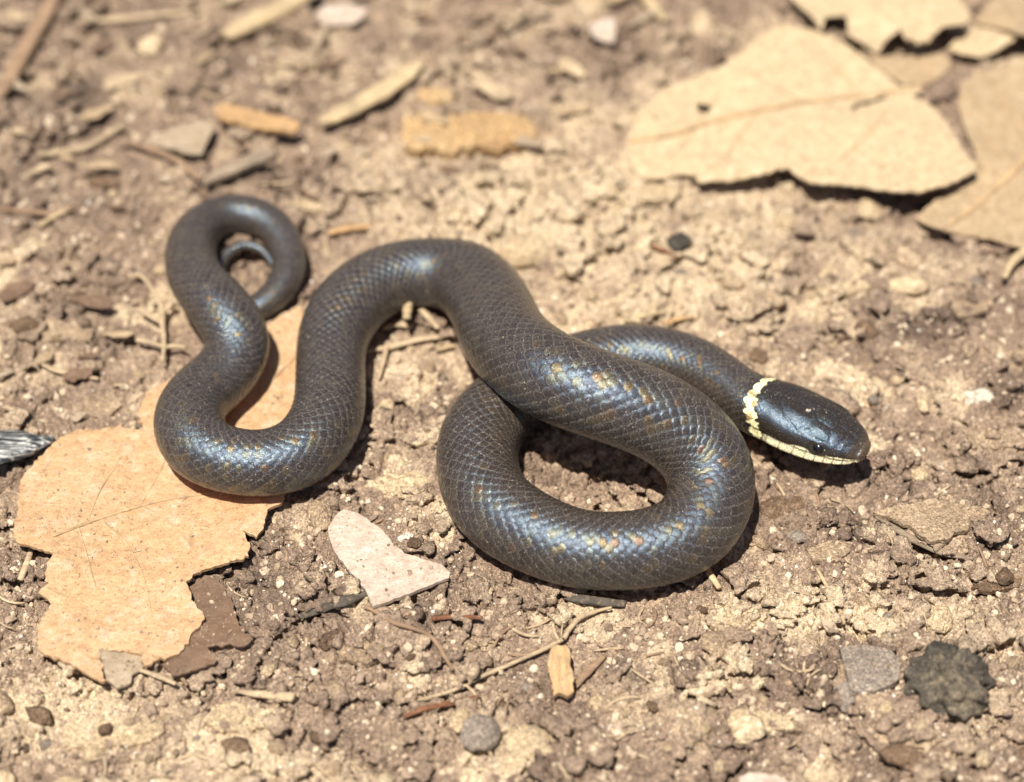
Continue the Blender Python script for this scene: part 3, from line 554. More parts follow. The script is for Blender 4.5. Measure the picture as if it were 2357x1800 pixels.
# ------------------------------------------------------------------ snake body
def make_snake():
    # frames
    Tn = np.gradient(SC, axis=0); Tn /= np.linalg.norm(Tn, axis=1)[:, None]      # towards the tail
    Zv = np.array([0, 0, 1.0]); side = np.cross(Zv, Tn); side /= np.linalg.norm(side, axis=1)[:, None]
    nrm = np.cross(Tn, side)
    DORS = math.radians(124)
    th = np.r_[np.linspace(-DORS, DORS, 200), np.linspace(DORS, 2*math.pi-DORS, 28)[1:-1]]
    th = np.where(th > math.pi, th-2*math.pi, th)
    NT = len(th)
    LH = 8.9
    t = ss/LH
    W = np.interp(t, [0, .012, .03, .06, .11, .18, .3, .42, .55, .68, .8, .92, 1.0], [0.05, .62, .95, 1.28, 1.62, 1.95, 2.36, 2.62, 2.76, 2.80, 2.74, 2.58, 2.40])
    Hh = np.interp(t, [0, .012, .03, .06, .11, .18, .3, .42, .55, .68, .8, .92, 1.0], [0.05, .42, .64, .85, 1.05, 1.26, 1.56, 1.78, 1.92, 2.0, 2.05, 2.06, 2.08])
    k1 = gsmooth(np.c_[W, Hh], 5); W[6:], Hh[6:] = k1[6:, 0], k1[6:, 1]
    hb = sstep(1.0, 1.45, t)                                                    # 0 on the head, 1 on the body
    A = W*(1-hb)+SR*hb; Bh = Hh*(1-hb)+SR*0.97*hb; Bb = Hh*0.92*(1-hb)+SR*0.93*hb
    ex = 2.0/(2.0+0.55*(1-hb))
    ct, st = np.cos(th), np.sin(th)
    X = A[:, None]*np.sign(st)[None]*np.abs(st)[None]**ex[:, None]
    Zl = np.where(ct[None] > 0, Bh[:, None], Bb[:, None])*np.sign(ct)[None]*np.abs(ct)[None]**ex[:, None]
    X = X*(1+0.07*(1-hb)[:, None]*np.exp(-((np.degrees(np.abs(th))[None]-106)/13)**2))
    # ---- scales
    ph = np.cumsum(DS/(0.285*np.maximum(SR, 0.5)))
    rows = 29; a = (th+DORS)/(2*DORS)*rows                                      # column coordinate
    b = ph[:, None]; a2 = a[None, :]+0*b; b2 = b+0*a2
    cen = np.zeros(a2.shape); best = np.full(a2.shape, -9.0); sid = np.zeros(a2.shape); edge = np.zeros(a2.shape)
    ia = np.floor(a2)
    for di in (-1, 0, 1):
        ci = ia+di; off = np.where(np.mod(ci, 2) == 0, 0.0, 0.5); jb = np.floor(b2-off)
        for dj in (-1, 0, 1):
            cj = jb+dj; u = (a2-(ci+0.5))/1.12; v = (b2-off-(cj+0.5))/0.62
            vv = np.where(v > 0, v, v*0.85)
            d = np.abs(u)**2.0+np.abs(vv)**2.0
            hh = np.where(d < 1, 0.48*v+0.42*(1-d)**0.6+0.25, -9)
            m = hh > best
            best = np.where(m, hh, best); sid = np.where(m, h01(ci, cj, 5), sid); edge = np.where(m, d, edge); cen = np.where(m, cj+off+0.5, cen)
    dors = (np.abs(th) < DORS-1e-6)[None, :]
    scut = np.mod(b2, 1.0)*0.5
    hs = np.where(dors & (best > -5), best, np.where(dors, 0.0, scut))
    amp = 0.17*(np.maximum(SR, 0.4)/3.4)*sstep(0.94, 1.02, t)
    disp = amp[:, None]*(hs-0.45)
    # ---- head plates: grooves between the shields and small swellings
    s2 = ss[:, None]+0*a2; dcol = (np.abs(th) < 1.75)[None]; hd = 1-sstep(1.0, 1.1, t)[:, None]
    rowsel = t < 1.25
    lines = [[(.93, 0), (.86, .25), (.78, .55), (.62, .80)], [(.93, 0), (.56, 0)], [(.56, 0), (.50, .24), (.36, .27), (.33, .2), (.315, 0)], [(.50, .24), (.53, .55), (.62, .80)], [(.53, .55), (.47, .72)],
             [(.36, .27), (.325, .5), (.31, .68)], [(.315, 0), (.12, 0)], [(.215, 0), (.205, .3), (.23, .6)], [(.105, 0), (.11, .3), (.15, .55)], [(.105, 0), (.07, .3), (.06, .6)], [(.47, .72), (.31, .70)]]
    gd = np.full((rowsel.sum(), NT), 9.0); Xs = X[rowsel]; S_ = s2[rowsel]; Ah = np.maximum(A[rowsel], 0.3)[:, None]
    un = np.abs(Xs)/Ah
    for ln in lines:
        for (t0, u0), (t1, u1) in zip(ln[:-1], ln[1:]):
            ax, ay, bx, by = t0*LH, u0*2.4, t1*LH, u1*2.4
            px, py = S_-ax, un*2.4-ay; dx, dy = bx-ax, by-ay; q_ = np.clip((px*dx+py*dy)/(dx*dx+dy*dy+1e-9), 0, 1)
            gd = np.minimum(gd, np.hypot(px-q_*dx, py-q_*dy))
    top = (np.abs(th) < 1.5)[None]
    groove = -0.03*np.exp(-(gd/0.08)**2)+0.09*sstep(0.0, 1.0, gd)
    hx = np.where(top, groove, 0.0)
    lab = np.zeros_like(gd); atd = np.degrees(np.abs(th))[None]
    seams = np.array([.06, .14, .22, .30, .385, .48, .60, .74, .88])
    for q_ in seams: lab = np.maximum(lab, np.exp(-((S_/LH-q_-0.0006*(atd-100))/0.006)**2))
    lb = (atd > 78) & (atd < 150)
    hx = hx-np.where(lb, 0.05*lab, 0)-0.14*np.exp(-((atd-112)/2.6)**2)*sstep(.02, .06, S_/LH)*(1-sstep(.86, .96, S_/LH))    # mouth line
    # brow ridge above the eye
    hx = hx+0.13*np.exp(-((S_/LH-.40)/.09)**2-((atd-52)/9)**2)-0.14*np.exp(-((S_/LH-.385)/.05)**2-((atd-70)/9)**2)
    disp[rowsel] += hx*hd[rowsel]
    # ---- vertices
    off = X[..., None]*side[:, None]+Zl[..., None]*nrm[:, None]
    un_ = off/np.maximum(np.linalg.norm(off, axis=2), 1e-6)[..., None]
    V = SC[:, None]+off+un_*disp[..., None]
    # ---- pigment
    at = np.degrees(np.abs(th))[None]+0*a2
    base = np.array([0.047, 0.036, 0.028]); colr = np.empty(V.shape); colr[:] = base
    tone = 0.8+0.4*sid; ed = sstep(0.45, 0.7, edge)*(1-sstep(0.8, 0.9, edge))*dors; edge_shade = sstep(0.82, 0.97, edge)*dors
    colr *= tone[..., None]
    colr = colr*(1-0.45*ed[..., None])+np.array([0.15, 0.132, 0.115])*(0.45*ed[..., None])
    colr = colr*(1-0.8*edge_shade[..., None])  # shadow under the scale edges painted in as dark outlines
    def paint(mask, c): nonlocal colr; colr = colr*(1-mask[..., None])+np.array(c)*mask[..., None]
    wob = 2.0*np.sin(ph[:, None]*2*math.pi)
    low = sstep(100, 120, at); paint(0.45*low, (0.13, 0.105, 0.085))
    paint(sstep(121, 124.5, at+wob), (0.46, 0.19, 0.045)); paint(sstep(129, 134, at), (0.62, 0.30, 0.07))
    tb = t[:, None]
    hm = 1-sstep(1.0, 1.02, tb+0.06*np.cos(np.radians(at))*0)
    sidel = np.clip((at-60)/60, 0, 1)
    # head: dark brown cap, cream lips with dark seams, pale throat
    ring_c = 0.93+0.11*np.cos(np.radians(np.minimum(at, 120)))
    headm = (tb < ring_c+0.02).astype(float)
    paint(headm*(at < 122), (0.030, 0.023, 0.016))
    snout = headm*(1-sstep(0.02, 0.16, tb)); paint(0.55*snout*(at < 110), (0.13, 0.09, 0.05))
    lipe = 82+3*np.cos(tb*LH*2.1)+8*sstep(.55, .9, tb)+6*np.exp(-((tb-.40)/.05)**2)
    paint(headm*sstep(lipe-1.2, lipe+1.2, at)*(1-sstep(110, 111.5, at))*sstep(.015, .04, tb)*(1-sstep(.84, .95, tb)), (0.94, 0.87, 0.56))
    paint(headm*sstep(111.5, 113, at), (0.62, 0.44, 0.17))
    sm = np.zeros(a2.shape)
    for q_ in seams: sm = np.maximum(sm, np.exp(-((tb-q_-0.0006*(at-100))/0.005)**2))
    paint(0.9*headm*sm*((at > 80) & (at < 110)), (0.05, 0.03, 0.02))
    gfull = np.full(a2.shape, 9.0); gfull[rowsel] = gd
    paint(0.35*headm*np.exp(-(gfull/0.06)**2)*(at < 86), (0.012, 0.010, 0.009))
    # neck ring, one scale long, dark bordered, broken by small brown flecks
    tc = np.interp(cen, ph, ss)/LH; rw = np.abs(tc-ring_c-0.04)
    bk = h01(np.floor(a2), np.floor(b2*0+3), 77)
    ringm = (rw < 0.044)*(1-0.75*sstep(0.86, 0.97, edge))*(at < 112)
    paint(0.6*(1-sstep(0.06, 0.10, np.abs(tb-ring_c-0.075)))*(at < 112), (0.030, 0.024, 0.02))
    paint(ringm, (0.93, 0.86, 0.46))
    paint(0.85*ringm*np.exp(-((th-0.3)/0.10)**2)[None], (0.22, 0.12, 0.05))
    fleck = ringm*(sid > 0.84); paint(0.8*fleck, (0.28, 0.15, 0.06))
    # close the ends
    nv = NS*NT; Vf = V.reshape(-1, 3); tipn = SC[0]-Tn[0]*0.06; tipt = SC[-1]+Tn[-1]*0.1
    Vf = np.vstack([Vf, tipn, tipt]); Q = grid_quads(NS, NT, True)
    j = np.arange(NT); j2 = (j+1) % NT
    tr = np.vstack([np.stack([np.full(NT, nv), j2, j], 1), np.stack([np.full(NT, nv+1), (NS-1)*NT+j, (NS-1)*NT+j2], 1)])
    # orientation: outward normals
    p0, p1, p2, p3 = Vf[Q[NT*600+10]]; nn = np.cross(p1-p0, p3-p0)
    if nn @ (p0-SC[600]) < 0: Q = Q[:, ::-1]; tr = tr[:, ::-1]
    base_pt = np.array([SC[:, 0].mean(), SC[:, 1].mean(), 0.0])
    root = empty('snake', base_pt)
    tag(root, 'dark grey ring-necked snake with iridescent scales and cream neck band, looped on bare soil', 'snake')
    me = mesh_np('snake_body', Vf-base_pt, Q, tr)
    cattr(me, 'pigment_shade', np.vstack([colr.reshape(-1, 3), colr[0, :1], colr[-1, :1]]))
    fattr(me, 'scale_id', np.r_[(sid*(1-headm)+0.35*headm).ravel(), 0, 0])
    rg = 0.17-0.03*headm+0.0*a2
    fattr(me, 'rough', np.r_[rg.ravel(), .3, .3])
    link('body', me, M['snake'], root)
    # eyes: sunk into the socket either side
    kq = int(.385*LH/DS)
    for sgn in (1, -1):
        ang = sgn*math.radians(70)
        j_ = int(np.argmin(np.abs(th-ang))); c = V[kq, j_]+0.0
        dirn = (c-SC[kq]); dirn /= np.linalg.norm(dirn); c = c-dirn*0.14
        u_, v_ = np.meshgrid(np.linspace(0, 2*math.pi, 25)[:-1], np.linspace(0, math.pi, 15), indexing='ij')
        n_ = 24; m_ = 15
        sp = np.stack([np.sin(v_)*np.cos(u_), np.sin(v_)*np.sin(u_), np.cos(v_)], -1).reshape(-1, 3)
        ex_ = np.stack([Tn[kq], np.cross(dirn, Tn[kq]), dirn], 0)
        EV = c+(sp*np.array([0.50, 0.42, 0.40]))@ex_
        Qe = np.array([[i*m_+k, ((i+1) % n_)*m_+k, ((i+1) % n_)*m_+k+1, i*m_+k+1] for i in range(n_) for k in range(m_-1)])
        link('eye', mesh_np('eye', EV-base_pt, Qe[:, ::-1]), M['eye'], root)
    # a crumb of sand stuck on the crown of the head
    kg = int(.62*LH/DS); jg = int(np.argmin(np.abs(th-0.05)))
    gv, gf = ICO[2]; gr = V[kg, jg]; go_ = link('sand_grain', mesh_np('sand_grain', gv*np.array([0.20, 0.12, 0.09])*(1+0.25*np.random.RandomState(4).randn(len(gv), 1)), None, gf), M['stone_white'], None, gr+np.array([0, 0, 0.03]))
    tag(go_, 'tiny whitish sand grain stuck on top of the head of the snake', 'sand grain')
    # tongue tip just out of the mouth, forked
    n0 = SC[0]+np.array([0, 0, -0.38])
    tv, tq = [], []
    for fork in (-1, 1):
        ctl = np.array([n0+Tn[0]*0.5, n0-Tn[0]*0.2, n0-Tn[0]*0.6+side[0]*fork*0.05+np.array([0, 0, -.05]), n0-Tn[0]*1.1+side[0]*fork*0.22+np.array([0, 0, -.22])])
        v_, q_ = tube_geo(catmull(ctl, 8), np.linspace(0.10, 0.03, 25)); tq.append(q_+sum(len(x) for x in tv)); tv.append(v_)
    link('tongue', mesh_np('tongue', np.vstack(tv)-base_pt, np.vstack(tq)), M['tongue'], root)
    return root
def tube_geo(pts_, rad, n=8, flat=1.0, rough=0.0, seed=0):
    pts_ = np.asarray(pts_, float); rad = np.broadcast_to(np.asarray(rad, float), (len(pts_),)).copy()
    Tn = np.gradient(pts_, axis=0); Tn /= np.linalg.norm(Tn, axis=1)[:, None]+1e-9
    side = np.cross([0, 0, 1.0], Tn); ln = np.linalg.norm(side, axis=1)[:, None]; side = np.where(ln > 1e-4, side/np.maximum(ln, 1e-4), [[1.0, 0, 0]])
    nr = np.cross(Tn, side); a_ = np.linspace(0, 2*math.pi, n, endpoint=False)
    R_ = rad[:, None]*np.ones((1, n))
    if rough:
        R_ = R_*(1+2.2*rough*gsmooth(np.random.RandomState(seed).randn(len(pts_), n), 2.0)) if len(pts_) > 8 else R_
    V = pts_[:, None]+(R_*np.cos(a_))[..., None]*side[:, None]+flat*(R_*np.sin(a_))[..., None]*nr[:, None]
    V = np.vstack([V.reshape(-1, 3), pts_[:1], pts_[-1:]]); Q = grid_quads(len(pts_), n, True)
    j = np.arange(n); j2 = (j+1) % n; nv = len(pts_)*n; l = (len(pts_)-1)*n
    caps = np.vstack([np.stack([np.full(n, nv), j2, j, j], 1)[:, :3], np.stack([np.full(n, nv+1), l+j, l+j2, j], 1)[:, :3]])
    Q = np.vstack([Q, np.c_[caps, caps[:, 2]]])       # degenerate quads become triangles in validate()
    return V, Q
def split_q(Q):
    t_ = Q[:, 2] == Q[:, 3]; return Q[~t_], Q[t_][:, :3]
_mesh = mesh_np
def mesh_np(name, V, quads=None, tris=None, smooth=True):
    if quads is not None and len(quads):
        q_, t_ = split_q(np.asarray(quads)); tris = t_ if tris is None else np.vstack([np.asarray(tris), t_]); quads = q_
    return _mesh(name, V, quads, tris, smooth)
make_snake()
print('snake t', round(time.time()-T0, 1))

# ------------------------------------------------------------------ leaves and flakes into the scene
for (name, label, cat, V, Q, Tt, mat, zf, veins, group) in SHEETS:
    c = V.mean(0); c[2] = V[:, 2].min()
    if veins:
        root = empty(name, c); tag(root, label, cat, group)
        link('blade', mesh_np(name, V-c, Q, Tt), M[mat], root)
        for k, vn in enumerate(veins):
            q_ = catmull(vn, 14); zz = zf(q_[:, 0], q_[:, 1]); p_ = P(q_[:, 0], q_[:, 1], zz+q_[:, 2]*0.25)
            tv, tq = tube_geo(p_, q_[:, 2], 8, 0.8); link('midrib' if k == 0 else 'vein', mesh_np('vein', tv-c, tq), M['vein'], root)
    else:
        tag(link(name, mesh_np(name, V-c, Q, Tt), M[mat], None, c), label, cat, group)

# ------------------------------------------------------------------ twigs, roots, straws: pixel polylines laid on the soil
taken = ceil < 900
def mark(x, y, rad):
    k = int(rad/CEIL_N)+1; i, j = int((x-CX0)/CEIL_N), int((y-CY0)/CEIL_N)
    taken[max(i-k, 0):i+k+1, max(j-k, 0):j+k+1] = True
def lay(poly, rad_px, lift=0.0, bend=0.0):
    q_ = catmull(np.array(poly, float), 12); r0 = np.interp(np.linspace(0, 1, len(q_)), np.linspace(0, 1, len(rad_px)), rad_px)
    z_ = np.zeros(len(q_))
    for k in range(8):
        p_ = P(q_[:, 0], q_[:, 1], z_); r_ = r0*depth(p_)/FPX; g_ = gh(p_[:, 0], p_[:, 1])
        g_ = gsmooth(np.maximum.reduce([g_, np.roll(g_, 1), np.roll(g_, -1)])[:, None], 5)[:, 0]; z_ = g_+r_*0.75+lift
    p_ = P(q_[:, 0], q_[:, 1], z_)
    for a_, b_ in zip(p_, r_): mark(a_[0], a_[1], b_)
    return p_, r_
def twig(name, label, cat, poly, rad, mat, flat=1.0, lift=0.0, branches=(), rough=0.05, seed=1, group=None, n=9):
    p_, r_ = lay(poly, rad, lift); v, q_ = tube_geo(p_, r_, n, flat, rough, seed); c = p_.mean(0); c[2] = v[:, 2].min()
    if not branches:
        return tag(link(name, mesh_np(name, v-c, q_), M[mat], None, c), label, cat, group)
    root = empty(name, c); tag(root, label, cat, group); link('stem', mesh_np(name, v-c, q_), M[mat], root)
    for k, (bp, br) in enumerate(branches):
        p2, r2 = lay(bp, br, lift); v2, q2 = tube_geo(p2, r2, 8, flat, rough, seed+k); link('branch', mesh_np('branch', v2-c, q2), M[mat], root)
    return root
twig('stick', 'thick pale stick end blurred at the far side of the soil', 'stick', [(520,84),(580,52),(650,18),(730,-30)], [22, 27, 27, 27], 'straw', 0.6, 0.2, seed=4)
twig('stick', 'long brown straw stick slanting at the far corner of the soil', 'stick', [(-30,250),(15,190),(60,110),(105,30),(140,-40)], [16, 22, 22, 20, 18], 'twig', 0.5, 0.2, seed=5)
twig('twig', 'thin light twig lying across blurred soil beside the thick pale stick', 'twig', [(180,48),(258,46),(350,36),(461,26)], [7, 9, 8, 6], 'root', 0.7, 0.1, seed=6)
twig('rootlet', 'pale bent rootlet in front of the blurred dark humus patch', 'root', [(88,356),(140,350),(200,338),(236,318),(282,288)], [7, 9, 9, 8, 6], 'root', 0.8, 0.2, seed=7)
twig('bark_strip', 'narrow brown curled bark strip above the tail coil, lit along its spine', 'bark', [(266,322),(318,334),(372,352),(418,376),(456,412)], [5, 8, 9, 9, 5], 'twig', 0.5, 0.5, seed=8)
twig('rootlet', 'dark crooked rootlet in the blurred soil left of the tail coil', 'root', [(0,482),(60,486),(120,492),(170,470)], [5, 7, 7, 4], 'twig', 0.8, 0.2, seed=9)
twig('straw', 'pale straw sliver in the litter left of the tail coil', 'straw', [(90,520),(130,494),(176,474)], [6, 8, 5], 'straw', 0.5, 0.2, seed=10)
twig('rootlet', 'pale antler-like branching rootlet leaning against the body below the tail coil', 'root', [(332,640),(356,676),(372,706),(374,750),(378,790),(374,832)], [6, 6, 8, 7, 6, 4], 'root', 0.9, 0.9, seed=11,
     branches=[([(398,694),(384,712),(372,732)], [8, 7, 6]), ([(322,712),(346,728),(372,742)], [7, 6, 6]), ([(316,782),(344,788),(378,798)], [6, 6, 5]), ([(428,800),(404,796),(378,800)], [5, 6, 5]), ([(300,640),(318,632),(338,646)], [6, 6, 5])])
twig('rootlet', 'thin buff rootlet winding through crumbs left of the snake', 'root', [(80,828),(120,850),(170,862),(226,872)], [4, 6, 6, 4], 'root', 0.8, 0.3, seed=12)
twig('bark_fragment', 'dark shiny bark piece with painted white highlights beside the orange leaf', 'bark', [(-60,1040),(0,1030),(60,1022),(124,1008)], [54, 52, 38, 8], 'shiny', 0.35, 0.2, seed=13, rough=0.06, n=16)
twig('grass_stem', 'very thin straw coloured stem crossing pale soil beyond the body arch', 'stem', [(1372,372),(1400,415),(1430,458),(1470,500),(1504,532)], [4, 4.5, 4.5, 4, 3], 'straw', 1, 0.3, seed=14)
twig('twig', 'short reddish twig on pale soil at the tip of the thin straw stem', 'twig', [(1500,566),(1530,578),(1562,594)], [5, 6, 4], 'redwood', 0.8, 0.2, seed=15)
twig('straw', 'pale straw lying behind the neck of the snake', 'straw', [(1436,738),(1480,726),(1532,716)], [5, 8, 5], 'straw', 0.5, 0.4, seed=16)
twig('straw', 'orange straw sliver just behind the neck of the snake', 'straw', [(1528,744),(1560,734),(1596,730)], [5, 7, 4], 'chip', 0.5, 0.4, seed=17)
twig('wood_chip', 'upright tan splinter pressed against the inside of the body arch', 'wood chip', [(942,684),(938,704),(936,732)], [7, 12, 9], 'straw', 0.6, 1.5, seed=18)
twig('straw', 'tan fibre lying across the soil inside the body arch', 'straw', [(842,808),(900,798),(960,782),(1034,772)], [5, 8, 8, 5], 'root', 0.6, 0.25, seed=19)
twig('straw', 'short tan chip beside the right wall of the body arch', 'straw', [(968,712),(986,730),(1008,756)], [7, 9, 5], 'root', 0.6, 0.5, seed=20)
twig('straw', 'small broken fibre near the right wall of the body arch, below the long fibre', 'straw', [(1004,806),(1024,800),(1046,796)], [5, 7, 4], 'straw', 0.6, 0.3, seed=21)
twig('straw', 'soft pale fibre hanging down the slope inside the body arch', 'straw', [(890,796),(882,832),(872,872)], [7, 6, 3], 'root', 0.6, 0.3, seed=22)
twig('straw', 'flat tan chip lying just inside the top of the body arch', 'straw', [(880,756),(912,746),(950,752)], [6, 9, 6], 'root', 0.5, 0.4, seed=23)
twig('grass_stem', 'yellow straw stub sticking out from below the front loop of the snake', 'stem', [(1628,1312),(1640,1330),(1656,1354)], [7, 8, 7], 'straw', 0.8, 0.2, seed=24)
twig('grass_stem', 'yellow thin straw half buried below the head of the snake', 'stem', [(1880,1308),(1905,1352),(1932,1402),(1944,1436)], [4, 5, 5, 3], 'straw', 0.8, 0.15, seed=25)
twig('grass_stem', 'short pale straw in blurred soil beyond the grey stone flake', 'stem', [(1638,1526),(1656,1556),(1682,1592)], [4, 5, 4], 'straw', 0.8, 0.15, seed=26)
twig('rootlet', 'long thin pale rootlet snaking over the soil below the front loop', 'root', [(1408,1398),(1370,1408),(1333,1424),(1308,1452),(1289,1475),(1204,1516),(1112,1556),(1040,1590),(960,1612)], [3, 5, 6, 6, 6, 5, 5, 5, 3], 'root', 0.9, 0.3, seed=27,
     branches=[([(1288,1478),(1278,1458),(1272,1436)], [5, 4, 3])])
twig('twig', 'short reddish brown stick lying alone right of the triangular leaf scrap', 'twig', [(996,1424),(1050,1420),(1110,1422)], [6, 7, 5], 'redwood', 0.8, 0.15, seed=28)
twig('rootlet', 'brown crooked rootlet trailing from the tip of the triangular leaf scrap', 'root', [(840,1396),(876,1414),(909,1434),(979,1457),(1009,1486),(1024,1512),(1042,1540)], [5, 6, 6, 6, 6, 6, 4], 'twig', 0.9, 0.15, seed=29)
twig('bark_sliver', 'slim brown bark sliver slanting beside the tan one', 'bark', [(1324,1580),(1352,1546),(1392,1510)], [7, 12, 5], 'twig', 0.5, 0.15, seed=31)
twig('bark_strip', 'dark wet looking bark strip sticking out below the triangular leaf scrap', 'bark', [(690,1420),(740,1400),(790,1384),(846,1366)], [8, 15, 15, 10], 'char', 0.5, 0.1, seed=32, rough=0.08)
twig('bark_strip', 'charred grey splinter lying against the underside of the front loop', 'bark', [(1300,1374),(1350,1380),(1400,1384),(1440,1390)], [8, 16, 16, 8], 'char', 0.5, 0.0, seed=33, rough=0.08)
twig('twig', 'orange brown twig blurred in the soil before the pebbles', 'twig', [(930,1650),(980,1630),(1040,1618),(1100,1604)], [5, 8, 8, 5], 'redwood', 0.7, 0.2, seed=34)
twig('stick', 'pale straw shard at the tip of the greyish leaf scrap', 'stick', [(534,1588),(580,1596),(630,1600),(676,1606)], [3, 9, 13, 14], 'root', 0.6, 0.1, seed=35)
twig('twig', 'little brown twig between the dark scrap and the pale shard', 'twig', [(392,1530),(412,1552),(430,1576)], [5, 6, 4], 'twig', 0.8, 0.2, seed=36)
twig('straw', 'buff straw lying right below the notch of the orange leaf', 'straw', [(322,1542),(362,1556),(404,1574)], [5, 7, 5], 'root', 0.6, 0.3, seed=37)
twig('leaf_stalk', 'pale leaf stalk poking out under the left rim of the orange leaf', 'stalk', [(74,1258),(62,1296),(46,1336)], [6, 8, 8], 'root', 0.8, 0.2, seed=38)
twig('twig', 'thin reddish straw among the litter between tail coil and body arch', 'twig', [(756,536),(800,526),(856,520)], [6, 10, 6], 'chip', 0.6, 0.3, seed=39)
twig('straw', 'yellow curled straw end at the far side right of the head', 'straw', [(2400,572),(2360,580),(2330,604),(2312,640)], [12, 13, 10, 6], 'straw', 0.6, 0.6, seed=40)
twig('bark_strip', 'narrow layered bark splinter in the crack below the soil crust plate', 'bark', [(2016,1190),(2060,1216),(2110,1246),(2170,1272),(2240,1286)], [4, 9, 10, 9, 4], 'greywood', 0.6, 0.1, seed=41)
twig('twig', 'long sinuous dark twig in far blurred soil above the body arch', 'twig', [(1040,118),(1090,100),(1140,82),(1190,54),(1270,30)], [5, 7, 7, 7, 4], 'greywood', 0.8, 0.3, seed=42)
twig('stick', 'dark stick end at the far edge beyond the large pale leaf', 'stick', [(1470,-20),(1500,12),(1530,46)], [14, 16, 9], 'straw', 0.6, 0.2, seed=43)

# ------------------------------------------------------------------ loose plates of dried crust
def crust(px, py, w_, h_, mat, seed, tilt, label):
    rs = np.random.RandomState(seed); n = 11; an = np.linspace(0, 2*math.pi, n, endpoint=False)+rs.uniform(-.2, .2, n); rr = rs.uniform(.65, 1.1, n)
    ol = [(px+w_/2*r_*math.cos(q_), py+h_/2*r_*math.sin(q_)) for q_, r_ in zip(an, rr)]
    c = P(px, py, 0); g_ = float(gh(c[0], c[1])[0]); o_ = np.array(ol)
    cp = P(o_[:, 0], o_[:, 1], g_); gz = gh(cp[:, 0], cp[:, 1]); z0 = np.percentile(gz, 55)
    ctrl = [(a_, b_, z0+0.18+tilt*((b_-py)/(h_/2))*0.5) for a_, b_ in ol]+[(px, py, z0+0.2)]
    V, Q, Tt, bot = sheet_geo(ol, zfield(ctrl, 0.22, seed, 35), 0.45, (), 6, 1.8, seed, 8)
    c = V.mean(0); c[2] = V[:, 2].min()
    tag(link('soil_crust', mesh_np('soil_crust', V-c, Q, Tt), M[mat], None, c), label, 'soil crust')
crust(1905, 1268, 110, 60, 'clod_tan', 1, 0.9, 'small plate of tan crust tilted up over a black hole near the thin yellow straw')
crust(1700, 1420, 150, 66, 'clod_pale', 2, 0.5, 'pale plate of dried crust between front loop and flat grey flake')
crust(2290, 1330, 150, 70, 'clod_brown', 3, 0.8, 'brown plate of crust beside the layered bark splinter')
crust(1930, 640, 170, 70, 'clod_pale', 4, 0.6, 'pale cracked plate of crust behind the head of the snake')
crust(2230, 700, 120, 60, 'clod_tan', 5, 0.9, 'tan crust flake over a dark pit, far behind the head of the snake')
crust(560, 1650, 190, 70, 'clod_pale', 6, 0.4, 'pale crust plate in blurred soil below the pale straw shard')
crust(250, 1690, 260, 80, 'clod_pale', 7, 0.4, 'cream crust plate in blurred soil below the orange leaf')
crust(1500, 440, 150, 46, 'clod_pale', 8, 0.8, 'pale crust flake by the thin straw stem, left of the large leaf')
crust(1080, 385, 140, 40, 'clod_brown', 9, 0.9, 'brown crust flake with a dark gap below the ochre clay lump')
crust(250, 410, 110, 40, 'clod_brown', 10, 0.9, 'dark edged crust flake in the litter beside the curled bark strip')
crust(820, 1500, 130, 56, 'clod_tan', 11, 0.5, 'tan crust flake beside the brown crooked rootlet')
crust(150, 760, 140, 60, 'clod_tan', 12, 0.8, 'tan crust flake above the thin buff rootlet')
crust(230, 930, 130, 70, 'clod_tan', 13, 0.6, 'tan crust flake between shiny bark piece and left bend of the snake')
crust(1440, 1620, 150, 60, 'clod_tan', 14, 0.5, 'tan crust flake in blurred soil right of the tan bark sliver')
crust(2080, 1690, 200, 66, 'clod_tan', 15, 0.4, 'tan crust plate in blurred soil below the grey stone flake')
crust(1760, 1660, 170, 60, 'clod_pale', 16, 0.4, 'pale crust plate in blurred soil below the short pale straw')
crust(700, 470, 110, 36, 'clod_pale', 17, 0.7, 'pale crust flake between tail coil and body arch')
crust(1260, 150, 160, 46, 'clod_pale', 18, 0.5, 'pale crust flake near the bright white wedge of leaf')
crust(2280, 1010, 150, 60, 'clod_tan', 19, 0.4, 'tan crust plate below the bright white lump')

# ------------------------------------------------------------------ clods and pebbles
def rock(seed, size, sub=3, lump=0.28, facet=0.35, fine=0.05):
    V, F = ICO[sub]; rs = np.random.RandomState(seed); V = V.copy(); o_ = rs.uniform(0, 90, 3)
    n_ = perlin(V[:, 0]*1.3+o_[0]+V[:, 2], V[:, 1]*1.3+o_[1]-V[:, 2]*0.8, seed)+0.5*perlin(V[:, 0]*3+V[:, 2]*2.1+o_[1], V[:, 1]*3+o_[2]+V[:, 2], seed+1)
    r_ = 1+lump*n_
    for k in range(5):                                            # chop facets
        d = rs.randn(3); d /= np.linalg.norm(d); h_ = rs.uniform(0.62, 0.95)
        q_ = (V*r_[:, None])@d; over = np.maximum(q_-h_, 0); r_ = r_-facet*over/np.maximum(V@d, 0.3)
    r_ += fine*(perlin(V[:, 0]*5+o_[2], V[:, 1]*5+V[:, 2]*4, seed+2)+0.5*perlin(V[:, 0]*11+o_[0]+V[:, 2]*7, V[:, 1]*11-V[:, 2]*8, seed+3)+0.3*perlin(V[:, 0]*23+o_[0]+V[:, 2]*17, V[:, 1]*23-V[:, 2]*18, seed+4))
    W_ = V*r_[:, None]; W_[:, :2] *= (0.62+0.38*sstep(-0.75, 0.1, W_[:, 2]))[:, None]
    return W_*np.asarray(size), F
